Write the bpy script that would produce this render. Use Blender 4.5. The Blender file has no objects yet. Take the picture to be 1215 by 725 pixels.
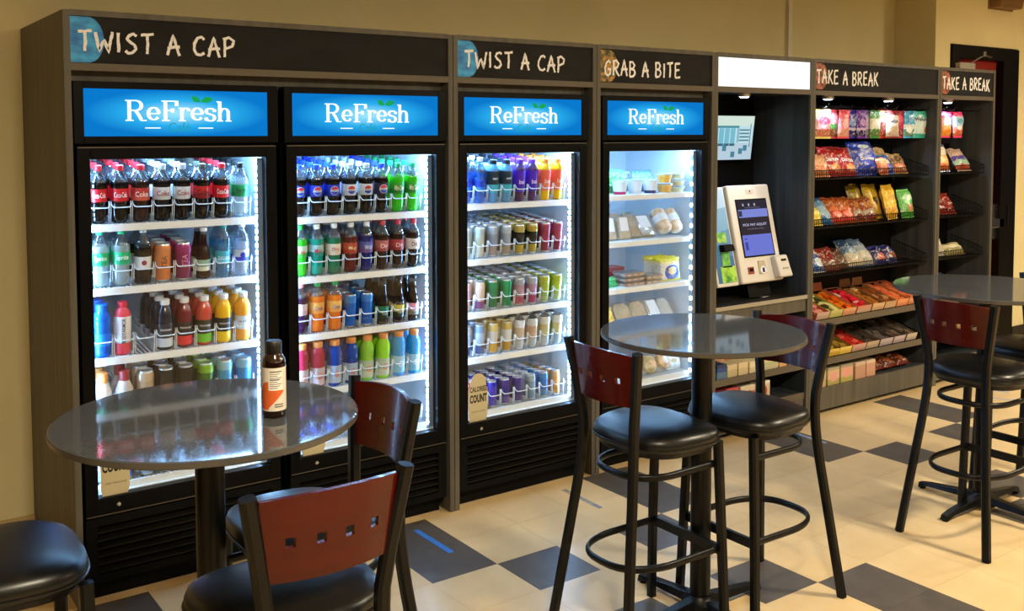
import bpy, math, random
from mathutils import Vector, Matrix

random.seed(7)
C = bpy.context.scene.collection
SC = bpy.context.scene
R = math.radians

# ------------------------------------------------------------------ camera
cam_d = bpy.data.cameras.new('camera')
cam = bpy.data.objects.new('camera', cam_d); C.objects.link(cam)
cam_d.sensor_fit = 'HORIZONTAL'; cam_d.sensor_width = 36.0
cam_d.lens = 1181.5 * 36.0 / 1215.0
cam_d.shift_y = -(362.5 - 224.7) / 1215.0
cam_d.clip_start = 0.05
_yaw, _pit, _rol = 0.620379, 0.0562943, -0.00143873
_f = Vector((math.sin(_yaw) * math.cos(_pit), math.cos(_yaw) * math.cos(_pit), -math.sin(_pit)))
_r = Vector((math.cos(_yaw), -math.sin(_yaw), 0)); _u = _r.cross(_f)
_r2 = _r * math.cos(_rol) + _u * math.sin(_rol); _u2 = -_r * math.sin(_rol) + _u * math.cos(_rol)
cam.matrix_world = Matrix(((_r2.x, _u2.x, -_f.x, 0), (_r2.y, _u2.y, -_f.y, -3.9656),
                           (_r2.z, _u2.z, -_f.z, 1.8025), (0, 0, 0, 1)))
SC.camera = cam

# ------------------------------------------------------------------ world, lights, exposure
SC.view_settings.view_transform = 'Standard'
SC.view_settings.look = 'None'
SC.view_settings.exposure = 0.0
SC.view_settings.gamma = 1.0
SC.view_settings.use_curve_mapping = False
SC.cycles.max_bounces = 8
SC.cycles.transparent_max_bounces = 24
SC.cycles.sample_clamp_indirect = 10.0
SC.cycles.use_denoising = True
w = bpy.data.worlds.new('world'); SC.world = w; w.use_nodes = True
w.node_tree.nodes['Background'].inputs[0].default_value = (1.0, 0.86, 0.66, 1)
w.node_tree.nodes['Background'].inputs[1].default_value = 0.045


def area_light(name, loc, sx, sy, power, color, rot=(0, 0, 0)):
    l = bpy.data.lights.new(name, 'AREA'); l.shape = 'RECTANGLE'; l.size = sx; l.size_y = sy
    l.energy = power; l.color = color
    o = bpy.data.objects.new(name, l); C.objects.link(o); o.location = loc; o.rotation_euler = rot
    return o


WARM = (1.0, 0.87, 0.63)
# lamps in the ceiling of the room
for lx_, ly_, lp_ in ((0.85, -3.5, 120), (4.6, -3.4, 138), (8.4, -2.4, 160), (1.35, -9.5, 105), (5.2, -9.0, 85), (9.0, -6.5, 100), (-2.9, -4.5, 42)):
    area_light('ceiling_lamp', (lx_, ly_, 2.94), 0.30, 0.30, lp_, WARM)


# ------------------------------------------------------------------ materials
def lin(c):
    if isinstance(c, str):
        c = c.lstrip('#'); c = tuple(int(c[i:i + 2], 16) / 255 for i in (0, 2, 4))
    return tuple((x / 12.92 if x <= 0.04045 else ((x + 0.055) / 1.055) ** 2.4) for x in c) + (1.0,)


MATS = {}


def mat(name, color='#808080', rough=0.5, metal=0.0, emit=None, estr=0.0, coat=0.0, spec=0.5, trans=0.0):
    key = (name, str(color), rough, metal, str(emit), estr, coat, spec, trans)
    if key in MATS: return MATS[key]
    m = bpy.data.materials.new(name); m.use_nodes = True
    b = m.node_tree.nodes['Principled BSDF']
    b.inputs['Base Color'].default_value = lin(color)
    b.inputs['Roughness'].default_value = rough
    b.inputs['Metallic'].default_value = metal
    b.inputs['Coat Weight'].default_value = coat
    b.inputs['Coat Roughness'].default_value = 0.08
    b.inputs['Specular IOR Level'].default_value = spec
    if emit is not None:
        b.inputs['Emission Color'].default_value = lin(emit); b.inputs['Emission Strength'].default_value = estr
    MATS[key] = m
    return m


def clear_mat(name, tint='#e8f2f4', body='#c8d8dc', fac_body=0.12, fac_gloss=0.10, rough=0.05):
    """thin clear plastic / glass: see-through with a faint body colour and a gloss"""
    key = ('clear', name, tint, body, fac_body, fac_gloss, rough)
    if key in MATS: return MATS[key]
    m = bpy.data.materials.new(name); m.use_nodes = True
    nt = m.node_tree; nt.nodes.clear()
    out = nt.nodes.new('ShaderNodeOutputMaterial')
    t = nt.nodes.new('ShaderNodeBsdfTransparent'); t.inputs[0].default_value = lin(tint)
    d = nt.nodes.new('ShaderNodeBsdfDiffuse'); d.inputs[0].default_value = lin(body)
    g = nt.nodes.new('ShaderNodeBsdfGlossy'); g.inputs['Roughness'].default_value = rough
    m1 = nt.nodes.new('ShaderNodeMixShader'); m1.inputs[0].default_value = fac_body
    nt.links.new(t.outputs[0], m1.inputs[1]); nt.links.new(d.outputs[0], m1.inputs[2])
    lw = nt.nodes.new('ShaderNodeLayerWeight'); lw.inputs[0].default_value = 0.25
    mr = nt.nodes.new('ShaderNodeMapRange'); mr.inputs['To Min'].default_value = fac_gloss * 0.5
    mr.inputs['To Max'].default_value = min(1.0, fac_gloss * 3.5)
    nt.links.new(lw.outputs['Facing'], mr.inputs['Value'])
    m2 = nt.nodes.new('ShaderNodeMixShader')
    nt.links.new(mr.outputs[0], m2.inputs[0])
    nt.links.new(m1.outputs[0], m2.inputs[1]); nt.links.new(g.outputs[0], m2.inputs[2])
    nt.links.new(m2.outputs[0], out.inputs[0])
    MATS[key] = m
    return m


def noise_mat(name, c1, c2, scale=(8, 8, 8), rough=0.5, coords='Object', detail=3, contrast=(0.35, 0.65), bump=0.0, coat=0.0, metal=0.0, spec=0.5):
    key = ('noise', name, c1, c2, scale, rough, coords, contrast, bump)
    if key in MATS: return MATS[key]
    m = bpy.data.materials.new(name); m.use_nodes = True
    nt = m.node_tree; b = nt.nodes['Principled BSDF']
    tc = nt.nodes.new('ShaderNodeTexCoord'); mp = nt.nodes.new('ShaderNodeMapping')
    mp.inputs['Scale'].default_value = scale
    n = nt.nodes.new('ShaderNodeTexNoise'); n.inputs['Detail'].default_value = detail; n.inputs['Scale'].default_value = 1.0
    cr = nt.nodes.new('ShaderNodeValToRGB')
    cr.color_ramp.elements[0].position = contrast[0]; cr.color_ramp.elements[0].color = lin(c1)
    cr.color_ramp.elements[1].position = contrast[1]; cr.color_ramp.elements[1].color = lin(c2)
    nt.links.new(tc.outputs[coords], mp.inputs[0]); nt.links.new(mp.outputs[0], n.inputs['Vector'])
    nt.links.new(n.outputs['Fac'], cr.inputs[0]); nt.links.new(cr.outputs[0], b.inputs['Base Color'])
    b.inputs['Roughness'].default_value = rough; b.inputs['Coat Weight'].default_value = coat
    b.inputs['Metallic'].default_value = metal; b.inputs['Specular IOR Level'].default_value = spec
    if bump:
        bp = nt.nodes.new('ShaderNodeBump'); bp.inputs['Strength'].default_value = bump; bp.inputs['Distance'].default_value = 0.002
        nt.links.new(n.outputs['Fac'], bp.inputs['Height']); nt.links.new(bp.outputs[0], b.inputs['Normal'])
    MATS[key] = m
    return m


def print_mat(name, stops, noise=0.06, nscale=5.0, rough=0.32, blob=None, coords='Generated', spec=0.5, fleck=0.0, accents=('#efe6d8', '#2a1c18')):
    """flat print on a pack: colour bands up its height (generated Z) with a wavy edge, and one blob (x,z,rx,rz,colour)"""
    key = ('print', name, str(stops), noise, nscale, str(blob), rough, fleck, accents)
    if key in MATS: return MATS[key]
    m = bpy.data.materials.new(name); m.use_nodes = True
    nt = m.node_tree; b = nt.nodes['Principled BSDF']; L = nt.links.new
    tc = nt.nodes.new('ShaderNodeTexCoord'); sp = nt.nodes.new('ShaderNodeSeparateXYZ')
    L(tc.outputs[coords], sp.inputs[0])
    n = nt.nodes.new('ShaderNodeTexNoise'); n.inputs['Scale'].default_value = nscale; n.inputs['Detail'].default_value = 2
    L(tc.outputs[coords], n.inputs['Vector'])
    ma = nt.nodes.new('ShaderNodeMath'); ma.operation = 'MULTIPLY_ADD'; ma.inputs[1].default_value = noise * 2
    L(n.outputs['Fac'], ma.inputs[0]); L(sp.outputs['Z'], ma.inputs[2])
    sb = nt.nodes.new('ShaderNodeMath'); sb.operation = 'SUBTRACT'; sb.inputs[1].default_value = noise
    L(ma.outputs[0], sb.inputs[0])
    cr = nt.nodes.new('ShaderNodeValToRGB'); el = cr.color_ramp.elements
    cr.color_ramp.interpolation = 'CONSTANT'
    el[0].position = 0.0; el[0].color = lin(stops[0][1])
    el[1].position = stops[1][0] if len(stops) > 1 else 1.0; el[1].color = lin(stops[1][1] if len(stops) > 1 else stops[0][1])
    for p, c in stops[2:]:
        e = el.new(p); e.color = lin(c)
    L(sb.outputs[0], cr.inputs[0])
    last = cr.outputs[0]
    if blob:
        for (bx, bz, rx, rz, col) in blob:
            x1 = nt.nodes.new('ShaderNodeMath'); x1.operation = 'SUBTRACT'; x1.inputs[1].default_value = bx; L(sp.outputs['X'], x1.inputs[0])
            x2 = nt.nodes.new('ShaderNodeMath'); x2.operation = 'DIVIDE'; x2.inputs[1].default_value = rx; L(x1.outputs[0], x2.inputs[0])
            x3 = nt.nodes.new('ShaderNodeMath'); x3.operation = 'MULTIPLY'; L(x2.outputs[0], x3.inputs[0]); L(x2.outputs[0], x3.inputs[1])
            z1 = nt.nodes.new('ShaderNodeMath'); z1.operation = 'SUBTRACT'; z1.inputs[1].default_value = bz; L(sb.outputs[0], z1.inputs[0])
            z2 = nt.nodes.new('ShaderNodeMath'); z2.operation = 'DIVIDE'; z2.inputs[1].default_value = rz; L(z1.outputs[0], z2.inputs[0])
            z3 = nt.nodes.new('ShaderNodeMath'); z3.operation = 'MULTIPLY_ADD'; L(z2.outputs[0], z3.inputs[0]); L(z2.outputs[0], z3.inputs[1]); L(x3.outputs[0], z3.inputs[2])
            lt = nt.nodes.new('ShaderNodeMath'); lt.operation = 'LESS_THAN'; lt.inputs[1].default_value = 1.0; L(z3.outputs[0], lt.inputs[0])
            mx = nt.nodes.new('ShaderNodeMix'); mx.data_type = 'RGBA'
            L(lt.outputs[0], mx.inputs['Factor']); L(last, mx.inputs['A']); mx.inputs['B'].default_value = lin(col)
            last = mx.outputs['Result']
    if fleck:
        for sc_, lo, col, off in ((7.5, .56, accents[0], 3.1), (9.5, .60, accents[1], 8.7)):
            mp = nt.nodes.new('ShaderNodeMapping'); mp.inputs['Location'].default_value = (off, off * .7, off * 1.3); L(tc.outputs[coords], mp.inputs[0])
            n2 = nt.nodes.new('ShaderNodeTexNoise'); n2.inputs['Scale'].default_value = sc_; n2.inputs['Detail'].default_value = 1.5; L(mp.outputs[0], n2.inputs['Vector'])
            m2 = nt.nodes.new('ShaderNodeMapRange'); m2.inputs['From Min'].default_value = lo; m2.inputs['From Max'].default_value = lo + .06; m2.inputs['To Max'].default_value = fleck; L(n2.outputs['Fac'], m2.inputs['Value'])
            mx = nt.nodes.new('ShaderNodeMix'); mx.data_type = 'RGBA'; L(m2.outputs[0], mx.inputs['Factor']); L(last, mx.inputs['A']); mx.inputs['B'].default_value = lin(col); last = mx.outputs['Result']
        bp = nt.nodes.new('ShaderNodeBump'); bp.inputs['Strength'].default_value = .5; bp.inputs['Distance'].default_value = .006
        n3 = nt.nodes.new('ShaderNodeTexNoise'); n3.inputs['Scale'].default_value = 5.0; n3.inputs['Detail'].default_value = 3; n3.inputs['Distortion'].default_value = 1.2; L(tc.outputs[coords], n3.inputs['Vector'])
        L(n3.outputs['Fac'], bp.inputs['Height']); L(bp.outputs[0], b.inputs['Normal'])
    L(last, b.inputs['Base Color'])
    b.inputs['Roughness'].default_value = rough; b.inputs['Specular IOR Level'].default_value = spec
    MATS[key] = m
    return m


def emis_mat(name, color, strength):
    key = ('emis', name, str(color), strength)
    if key in MATS: return MATS[key]
    m = bpy.data.materials.new(name); m.use_nodes = True
    nt = m.node_tree; nt.nodes.clear()
    out = nt.nodes.new('ShaderNodeOutputMaterial'); e = nt.nodes.new('ShaderNodeEmission')
    e.inputs[0].default_value = lin(color); e.inputs[1].default_value = strength
    nt.links.new(e.outputs[0], out.inputs[0]); MATS[key] = m
    return m


# ------------------------------------------------------------------ mesh builder
class MB:
    def __init__(s): s.v = []; s.f = []; s.m = []

    def add(s, vs, fs, m=0):
        o = len(s.v); s.v += [tuple(x) for x in vs]
        for f in fs: s.f.append(tuple(i + o for i in f)); s.m.append(m)
        return s

    def box(s, x0, x1, y0, y1, z0, z1, m=0):
        vs = [(x, y, z) for z in (z0, z1) for y in (y0, y1) for x in (x0, x1)]
        return s.add(vs, [(0, 2, 3, 1), (4, 5, 7, 6), (0, 1, 5, 4), (2, 6, 7, 3), (0, 4, 6, 2), (1, 3, 7, 5)], m)

    def hexa(s, b, t, m=0):
        """bottom quad and top quad, both counter-clockwise seen from above"""
        return s.add(list(b) + list(t), [(3, 2, 1, 0), (4, 5, 6, 7), (0, 1, 5, 4), (1, 2, 6, 5), (2, 3, 7, 6), (3, 0, 4, 7)], m)

    def lathe(s, prof, n=20, ms=0, c=(0, 0, 0), cap=True):
        """prof: list of (z, r); ms: material index or list per segment"""
        o = len(s.v)
        for z, r in prof:
            for k in range(n):
                a = 2 * math.pi * k / n; s.v.append((c[0] + r * math.cos(a), c[1] + r * math.sin(a), c[2] + z))
        for i in range(len(prof) - 1):
            mm = ms if isinstance(ms, int) else ms[i]
            for k in range(n):
                k2 = (k + 1) % n
                s.f.append((o + i * n + k, o + i * n + k2, o + (i + 1) * n + k2, o + (i + 1) * n + k)); s.m.append(mm)
        if cap:
            m0 = ms if isinstance(ms, int) else ms[0]; m1 = ms if isinstance(ms, int) else ms[-1]
            s.f.append(tuple(o + k for k in reversed(range(n)))); s.m.append(m0)
            b = o + (len(prof) - 1) * n
            s.f.append(tuple(b + k for k in range(n))); s.m.append(m1)
        return s

    def tube(s, path, rx, rz=None, n=8, m=0, closed=False, up=(0, 0, 1), square=False):
        rz = rx if rz is None else rz
        P = [Vector(p) for p in path]; N = len(P); o = len(s.v); up = Vector(up)
        for i, p in enumerate(P):
            if closed: t = (P[(i + 1) % N] - P[i - 1])
            else: t = P[min(i + 1, N - 1)] - P[max(i - 1, 0)]
            t.normalize()
            a = t.cross(up)
            if a.length < 1e-4: a = t.cross(Vector((0, 1, 0)))
            a.normalize(); b = a.cross(t); b.normalize()
            for k in range(n):
                if square:
                    ca = [(1, .55), (.55, 1), (-.55, 1), (-1, .55), (-1, -.55), (-.55, -1), (.55, -1), (1, -.55)][k % 8]
                    q = p + a * (rx * ca[0]) + b * (rz * ca[1])
                else:
                    an = 2 * math.pi * (k + .5) / n; q = p + a * (rx * math.cos(an)) + b * (rz * math.sin(an))
                s.v.append(tuple(q))
        for i in range(N if closed else N - 1):
            j = (i + 1) % N
            for k in range(n):
                k2 = (k + 1) % n
                s.f.append((o + i * n + k, o + i * n + k2, o + j * n + k2, o + j * n + k)); s.m.append(m)
        if not closed:
            s.f.append(tuple(o + k for k in reversed(range(n)))); s.m.append(m)
            s.f.append(tuple(o + (N - 1) * n + k for k in range(n))); s.m.append(m)
        return s

    def prism(s, pts, d0, d1, axis='y', m=0):
        """extrude a 2-D outline (counter-clockwise) between d0 and d1 along an axis; axis y: pts are (x,z)"""
        n = len(pts)
        if axis == 'y': f = lambda p, d: (p[0], d, p[1])
        elif axis == 'z': f = lambda p, d: (p[0], p[1], d)
        else: f = lambda p, d: (d, p[0], p[1])
        vs = [f(p, d0) for p in pts] + [f(p, d1) for p in pts]
        fs = [tuple(range(n)), tuple(range(2 * n - 1, n - 1, -1))]
        fs += [(i, i + n, (i + 1) % n + n, (i + 1) % n) for i in range(n)]
        return s.add(vs, fs, m)

    def mesh(s, name, mats, smooth=False, angle=38):
        me = bpy.data.meshes.new(name); me.from_pydata(s.v, [], s.f)
        for mm in mats: me.materials.append(mm)
        me.polygons.foreach_set('material_index', s.m)
        if smooth:
            me.polygons.foreach_set('use_smooth', [True] * len(s.f)); me.set_sharp_from_angle(angle=R(angle))
        me.update()
        return me


def link(name, me, parent=None, loc=None, rot=None):
    o = bpy.data.objects.new(name, me); C.objects.link(o)
    if parent is not None: o.parent = parent
    if loc is not None: o.location = loc
    if rot is not None: o.rotation_euler = rot
    return o


def fix_normals(me):
    import bmesh
    bm = bmesh.new(); bm.from_mesh(me); bmesh.ops.recalc_face_normals(bm, faces=bm.faces); bm.to_mesh(me); bm.free()


def obj(name, mb, mats, parent=None, smooth=False, loc=None, rot=None, bevel=0.0, angle=38):
    if not isinstance(mats, (list, tuple)): mats = [mats]
    me = mb.mesh(name, mats, smooth, angle); fix_normals(me)
    o = link(name, me, parent, loc, rot)
    if bevel:
        b = o.modifiers.new('bevel', 'BEVEL'); b.width = bevel; b.segments = 2; b.limit_method = 'ANGLE'
    return o


def tag(o, label, cat, group=None):
    o['label'] = label; o['category'] = cat
    if group: o['group'] = group
    return o


def thing(name, label, cat, loc=(0, 0, 0), rz=0.0, group=None):
    o = bpy.data.objects.new(name, None); C.objects.link(o); o.empty_display_size = 0.1
    o.location = loc; o.rotation_euler = (0, 0, rz)
    return tag(o, label, cat, group)


def struct(name, mb, mats, parent=None, **k):
    o = obj(name, mb, mats, parent, **k); o['kind'] = 'structure'
    return o


def copy_tree(o, parent=None):
    c = o.copy(); C.objects.link(c); c.parent = parent
    for ch in KIDS.get(o.name, ()): copy_tree2(ch, c)
    return c


KIDS = {}

# ------------------------------------------------------------------ lettering
TXT = {}


def text_geo(s, offset=0.0):
    """flat outline of a string in the built-in font, centred, cap height about 0.7"""
    k = (s, offset)
    if k in TXT: return TXT[k]
    cu = bpy.data.curves.new('lettering', 'FONT'); cu.body = s; cu.size = 1.0; cu.resolution_u = 2
    cu.offset = offset; cu.fill_mode = 'FRONT'
    to = bpy.data.objects.new('lettering', cu)
    me = bpy.data.meshes.new_from_object(to)
    vs = [tuple(v.co) for v in me.vertices]; fs = [tuple(p.vertices) for p in me.polygons]
    bpy.data.objects.remove(to); bpy.data.curves.remove(cu); bpy.data.meshes.remove(me)
    xs = [v[0] for v in vs]; ys = [v[1] for v in vs]
    cx = (min(xs) + max(xs)) / 2; cy = (min(ys) + max(ys)) / 2
    vs = [(v[0] - cx, v[1] - cy) for v in vs]
    TXT[k] = (vs, fs, max(xs) - min(xs), max(ys) - min(ys))
    return TXT[k]


def text_mesh(name, s, width, height, fn, m, offset=0.0):
    """lettering fitted into width x height; fn maps (u, v) on the surface to a 3-D point"""
    vs, fs, W, H = text_geo(s, offset)
    me = bpy.data.meshes.new(name)
    me.from_pydata([fn(v[0] * width / W, v[1] * height / H) for v in vs], [], fs)
    me.materials.append(m); me.update()
    return me


def flat_text(name, s, x, y, z, width, height, m, parent, offset=0.0):
    """lettering on a plane facing -y"""
    return link(name, text_mesh(name, s, width, height, lambda u, v: (x + u, y, z + v), m, offset), parent)


CHALK = {  # hand-drawn capitals as strokes in a 1 x 1 cell
    'T': [[(0, .98), (.5, 1.0), (1.0, 1.06)], [(.5, 1.0), (.52, .5), (.46, 0)]],
    'W': [[(0, 1), (.12, .5), (.22, .02), (.4, .45), (.52, .62), (.66, .3), (.76, .0), (.88, .5), (1.02, 1.06)]],
    'I': [[(.5, 1.0), (.48, .5), (.5, 0)]],
    'S': [[(.92, .9), (.7, 1.0), (.35, .92), (.18, .74), (.4, .58), (.75, .44), (.84, .22), (.6, .03), (.25, .0), (.05, .12)]],
    'A': [[(0, -.02), (.2, .45), (.48, 1.04), (.7, .5), (.95, -.04)], [(.0, .36), (.45, .42), (1.0, .44)]],
    'C': [[(.95, .84), (.75, .98), (.4, .9), (.12, .6), (.08, .3), (.3, .04), (.62, .0), (.95, .12)]],
    'P': [[(.15, .98), (.16, .5), (.12, -.06)], [(.0, .9), (.5, 1.02), (.92, .84), (.8, .56), (.18, .4)]],
    'G': [[(.92, .86), (.65, 1.0), (.3, .86), (.06, .5), (.16, .14), (.5, -.02), (.86, .12), (.9, .42)], [(.5, .44), (1.0, .46)]],
    'R': [[(.12, 1.0), (.14, .5), (.1, 0)], [(.0, .96), (.55, 1.02), (.88, .82), (.7, .56), (.16, .46)], [(.3, .5), (.6, .22), (.98, -.04)]],
    'B': [[(.12, 1.0), (.13, .5), (.1, 0)], [(.02, .98), (.55, 1.0), (.82, .8), (.6, .56), (.16, .52)], [(.3, .54), (.78, .46), (.92, .24), (.62, .02), (.06, .0)]],
    'E': [[(.14, 1.0), (.14, .5), (.12, .0)], [(.1, .98), (.5, 1.0), (.92, 1.04)], [(.14, .52), (.5, .54), (.8, .56)], [(.1, .02), (.5, .0), (.95, .05)]],
    'K': [[(.12, 1.02), (.13, .5), (.1, -.02)], [(.9, 1.04), (.5, .7), (.16, .44)], [(.3, .52), (.62, .22), (.98, -.06)]],
}


def chalk_text(name, s, x0, x1, z0, z1, y, parent, m, thick=None, seed=1):
    """chalk lettering, one object per letter"""
    rnd = random.Random(seed); Hh = z1 - z0
    widths = [{'I': .42, ' ': .55, 'W': 1.25}.get(c, 1.0) for c in s]; gap = .26
    tot = sum(widths) + gap * (len(s) - 1); sx = (x1 - x0) / tot; x = x0
    th = thick or Hh * .15
    for c, wd in zip(s, widths):
        if c != ' ':
            mb = MB(); dz = rnd.uniform(-.05, .05) * Hh
            for k_, st in enumerate(CHALK[c]):
                pts = [(x + p[0] * wd * sx, z0 + dz + p[1] * Hh) for p in st]; q = []
                for a, b in zip(pts, pts[1:]):
                    n = max(2, int(math.hypot(b[0] - a[0], b[1] - a[1]) / (Hh * .13)))
                    for i in range(n): q.append((a[0] + (b[0] - a[0]) * i / n, a[1] + (b[1] - a[1]) * i / n))
                q.append(pts[-1]); o = len(mb.v); N = len(q)
                for i, p in enumerate(q):
                    a = q[max(i - 1, 0)]; b = q[min(i + 1, N - 1)]
                    t = Vector((b[0] - a[0], b[1] - a[1])).normalized(); nx, nz = -t.y, t.x
                    wl = th * rnd.uniform(.38, .62); wr = th * rnd.uniform(.38, .62)
                    mb.v += [(p[0] + nx * wl, y - .0002 * k_, p[1] + nz * wl), (p[0] - nx * wr, y - .0002 * k_, p[1] - nz * wr)]
                for i in range(N - 1):
                    mb.f.append((o + 2 * i, o + 2 * i + 1, o + 2 * i + 3, o + 2 * i + 2)); mb.m.append(0)
            link('letter', mb.mesh('letter', [m]), parent)
        x += (wd + gap) * sx


def arc(cx, cz, rx, rz, a0, a1, n=14):
    return [(cx + rx * math.cos(R(a0 + (a1 - a0) * i / n)), cz + rz * math.sin(R(a0 + (a1 - a0) * i / n))) for i in range(n + 1)]


SERIF = {  # bold serif letters, cap height 1, x-height .66
    'R': (.80, [[(.17, 0), (.17, 1)], [(.17, .975), (.4, .975)] + arc(.40, .74, .23, .235, 90, -90) + [(.17, .505)],
                [(.40, .50), (.52, .30), (.62, .06)], [(.58, .025), (.82, .025)], [(.02, .025), (.33, .025)], [(.02, .975), (.2, .975)]]),
    'e': (.58, [[(.08, .36), (.5, .36)] + arc(.29, .36, .20, .29, 0, 325, 22)]),
    'F': (.66, [[(.17, 0), (.17, 1)], [(.02, .975), (.62, .975)], [(.61, 1.0), (.61, .74)], [(.17, .52), (.46, .52)], [(.45, .62), (.45, .42)], [(.02, .025), (.34, .025)]]),
    'r': (.48, [[(.15, 0), (.15, .66)], [(.02, .64), (.16, .64)], [(.15, .44)] + arc(.33, .44, .17, .20, 180, 55, 8), [(.42, .62), (.42, .5)], [(.02, .022), (.31, .022)]]),
    's': (.48, [[(.41, .60), (.41, .47)], arc(.24, .50, .17, .14, 30, 230, 10) + arc(.24, .18, .17, .16, 60, -150, 12), [(.07, .19), (.07, .03)]]),
    'h': (.66, [[(.15, 0), (.15, 1)], [(.02, .98), (.16, .98)], [(.15, .44)] + arc(.34, .44, .16, .20, 170, 0, 10) + [(.50, .0)], [(.02, .022), (.28, .022)], [(.38, .022), (.63, .022)]]),
}


SER_ME = {}


def serif_text(name, s, x0, x1, z0, z1, y, parent, m):
    """bold serif lettering, one object per letter (meshes shared between the coolers)"""
    tot = sum(SERIF[c][0] for c in s); sx = (x1 - x0) / tot; H = z1 - z0; x = x0
    for k_, c in enumerate(s):
        wd, sts = SERIF[c]; key = (c, k_, x0)
        if key not in SER_ME:
            mb = MB()
            for st in sts:
                pts = [(x + p[0] * sx, z0 + p[1] * H) for p in st]; o = len(mb.v); N = len(pts)
                for i, p in enumerate(pts):
                    a = pts[max(i - 1, 0)]; b = pts[min(i + 1, N - 1)]
                    t = Vector((b[0] - a[0], b[1] - a[1])).normalized(); k = abs(t.y) ** 1.3
                    hw = H * (.028 + .062 * k)
                    mb.v += [(p[0] - t.y * hw, y, p[1] + t.x * hw), (p[0] + t.y * hw, y, p[1] - t.x * hw)]
                for i in range(N - 1):
                    mb.f.append((o + 2 * i, o + 2 * i + 1, o + 2 * i + 3, o + 2 * i + 2)); mb.m.append(0)
            SER_ME[key] = mb.mesh('letter', [m])
        link('letter', SER_ME[key], parent)
        x += wd * sx


# ------------------------------------------------------------------ shared materials
M_black = mat('black_gloss_steel', '#040406', 0.36, spec=0.12)
M_blackm = mat('black_matt', '#050505', 0.6, spec=0.12)
M_liner = mat('white_liner', '#dfe6ea', 0.45)
M_shelf = mat('white_wire', '#eef3f6', 0.35)
M_lam = noise_mat('grey_oak_laminate', '#4c4840', '#656056', (22, 22, 0.9), 0.5, contrast=(0.25, 0.75), bump=0.08, spec=0.3)
M_lam_d = noise_mat('dark_oak_laminate', '#22262a', '#383d43', (20, 20, 0.9), 0.45, contrast=(0.3, 0.72), spec=0.35)
M_lam_m = noise_mat('slate_oak_laminate', '#36383a', '#4c4d4e', (20, 20, 0.9), 0.45, contrast=(0.3, 0.72), spec=0.35)
M_edge = mat('laminate_edge', '#5f574b', 0.5, spec=0.3)
M_board = noise_mat('chalkboard', '#151416', '#272527', (3.5, 3.5, 9), 0.65, contrast=(0.4, 0.85), spec=0.2)
M_chalk = noise_mat('chalk', '#d2d4dc', '#f6f7fc', (160, 160, 160), 0.9, contrast=(0.3, 0.5))
M_led = emis_mat('led_white', '#94caff', 92.0)
M_leddot = emis_mat('led_dot', '#9ccfff', 120.0)
M_pane = clear_mat('door_glass', '#fbfdff', '#ffffff', 0.0, 0.035, 0.02)
M_wall = noise_mat('tan_wall_paint', '#d2c698', '#d9cda0', (2, 2, 2), 0.75, spec=0.2)
M_cream = noise_mat('cream_floor_tile', '#ccb080', '#dac092', (5, 5, 5), 0.30, coords='Object', contrast=(0.3, 0.75), spec=0.45)
M_dark = noise_mat('charcoal_floor_tile', '#4b4641', '#5a544e', (9, 9, 9), 0.34, contrast=(0.3, 0.7), spec=0.4)
M_chrome = mat('chrome', '#c8c8c8', 0.22, 1.0)
M_steelblk = mat('black_tube_steel', '#050608', 0.36, spec=0.24)
M_vinyl = noise_mat('black_vinyl', '#07080a', '#0b0d10', (40, 40, 40), 0.34, bump=0.1, spec=0.42)
M_cherry = noise_mat('cherry_veneer', '#340402', '#4a0805', (3, 3, 14), 0.24, contrast=(0.2, 0.8), coat=0.18, spec=0.22)
M_top = noise_mat('grey_laminate_top', '#43464a', '#4f5256', (420, 420, 420), 0.05, contrast=(0.3, 0.7), spec=0.24)
M_white = mat('white_print', '#f2f2ee', 0.5)
M_silver = mat('can_aluminium', '#c9ced2', 0.28, 0.85)

# ------------------------------------------------------------------ room
fl = struct('floor', MB().box(-5.0, 10.5, -12.0, 1.2, -0.12, -0.003), M_cream)
TX0, TY0, TDX, TDY = 2.005, -0.012, 0.3155, 0.298
dark = set()
for c0 in (-8, -4, 0, 4, 8, 12, 16, 20):
    for j0 in (0, 5, 10):
        dark |= {(c0, j0), (c0, j0 + 1)}
for c0 in (-7, 1, 9, 17):
    for r in (2, 4, 7, 9): dark.add((c0, r))
for c0 in (-5, 3, 11, 19):
    for r in (2, 4, 7, 9): dark.add((c0, r))
tile_me = {}
for nm, mm in (('cream', M_cream), ('charcoal', M_dark)):
    g = 0.0004
    b = MB().box(g, TDX - g, -TDY + g, -g, -0.003, 0.0)
    tile_me[nm] = b.mesh('floor_tile', [mm])
for i in range(-5, 17):
    for j in range(-1, 9):
        if j > 6 and i > 6: continue
        o = link('floor_tile', tile_me['charcoal' if (i, j) in dark else 'cream'], fl, (TX0 + i * TDX, TY0 - j * TDY, 0))
struct('ceiling', MB().box(-5.0, 10.5, -12.0, 1.2, 3.0, 3.1), mat('ceiling_white', '#e4dcc8', 0.9))
struct('wall_back', MB().box(-5.0, 7.25, 0.845, 1.0, 0, 3.0), M_wall)
jog = struct('wall_jog', MB().box(7.25, 7.45, 0.485, 1.0, 0, 3.0), M_wall)
dw = struct('wall_door_side', MB().box(7.45, 7.46, 0.485, 0.9, 0, 3.0).box(8.50, 10.5, 0.485, 0.9, 0, 3.0).box(7.46, 8.50, 0.485, 0.9, 2.51, 3.0).box(7.46, 8.50, 0.80, 0.9, 0, 2.51), M_wall)
struct('baseboard_back', MB().box(-5.0, 0.80, 0.830, 0.845, 0, 0.10), mat('cream_base', '#b7a06c', 0.6))
struct('baseboard_right', MB().box(8.50, 10.5, 0.470, 0.485, 0, 0.12), mat('dark_base', '#1c1815', 0.5))
struct('trim_1', MB().box(5.905, 5.945, 0.820, 0.845, 2.0, 3.0), mat('white_conduit', '#d9cdb4', 0.5))
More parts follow.
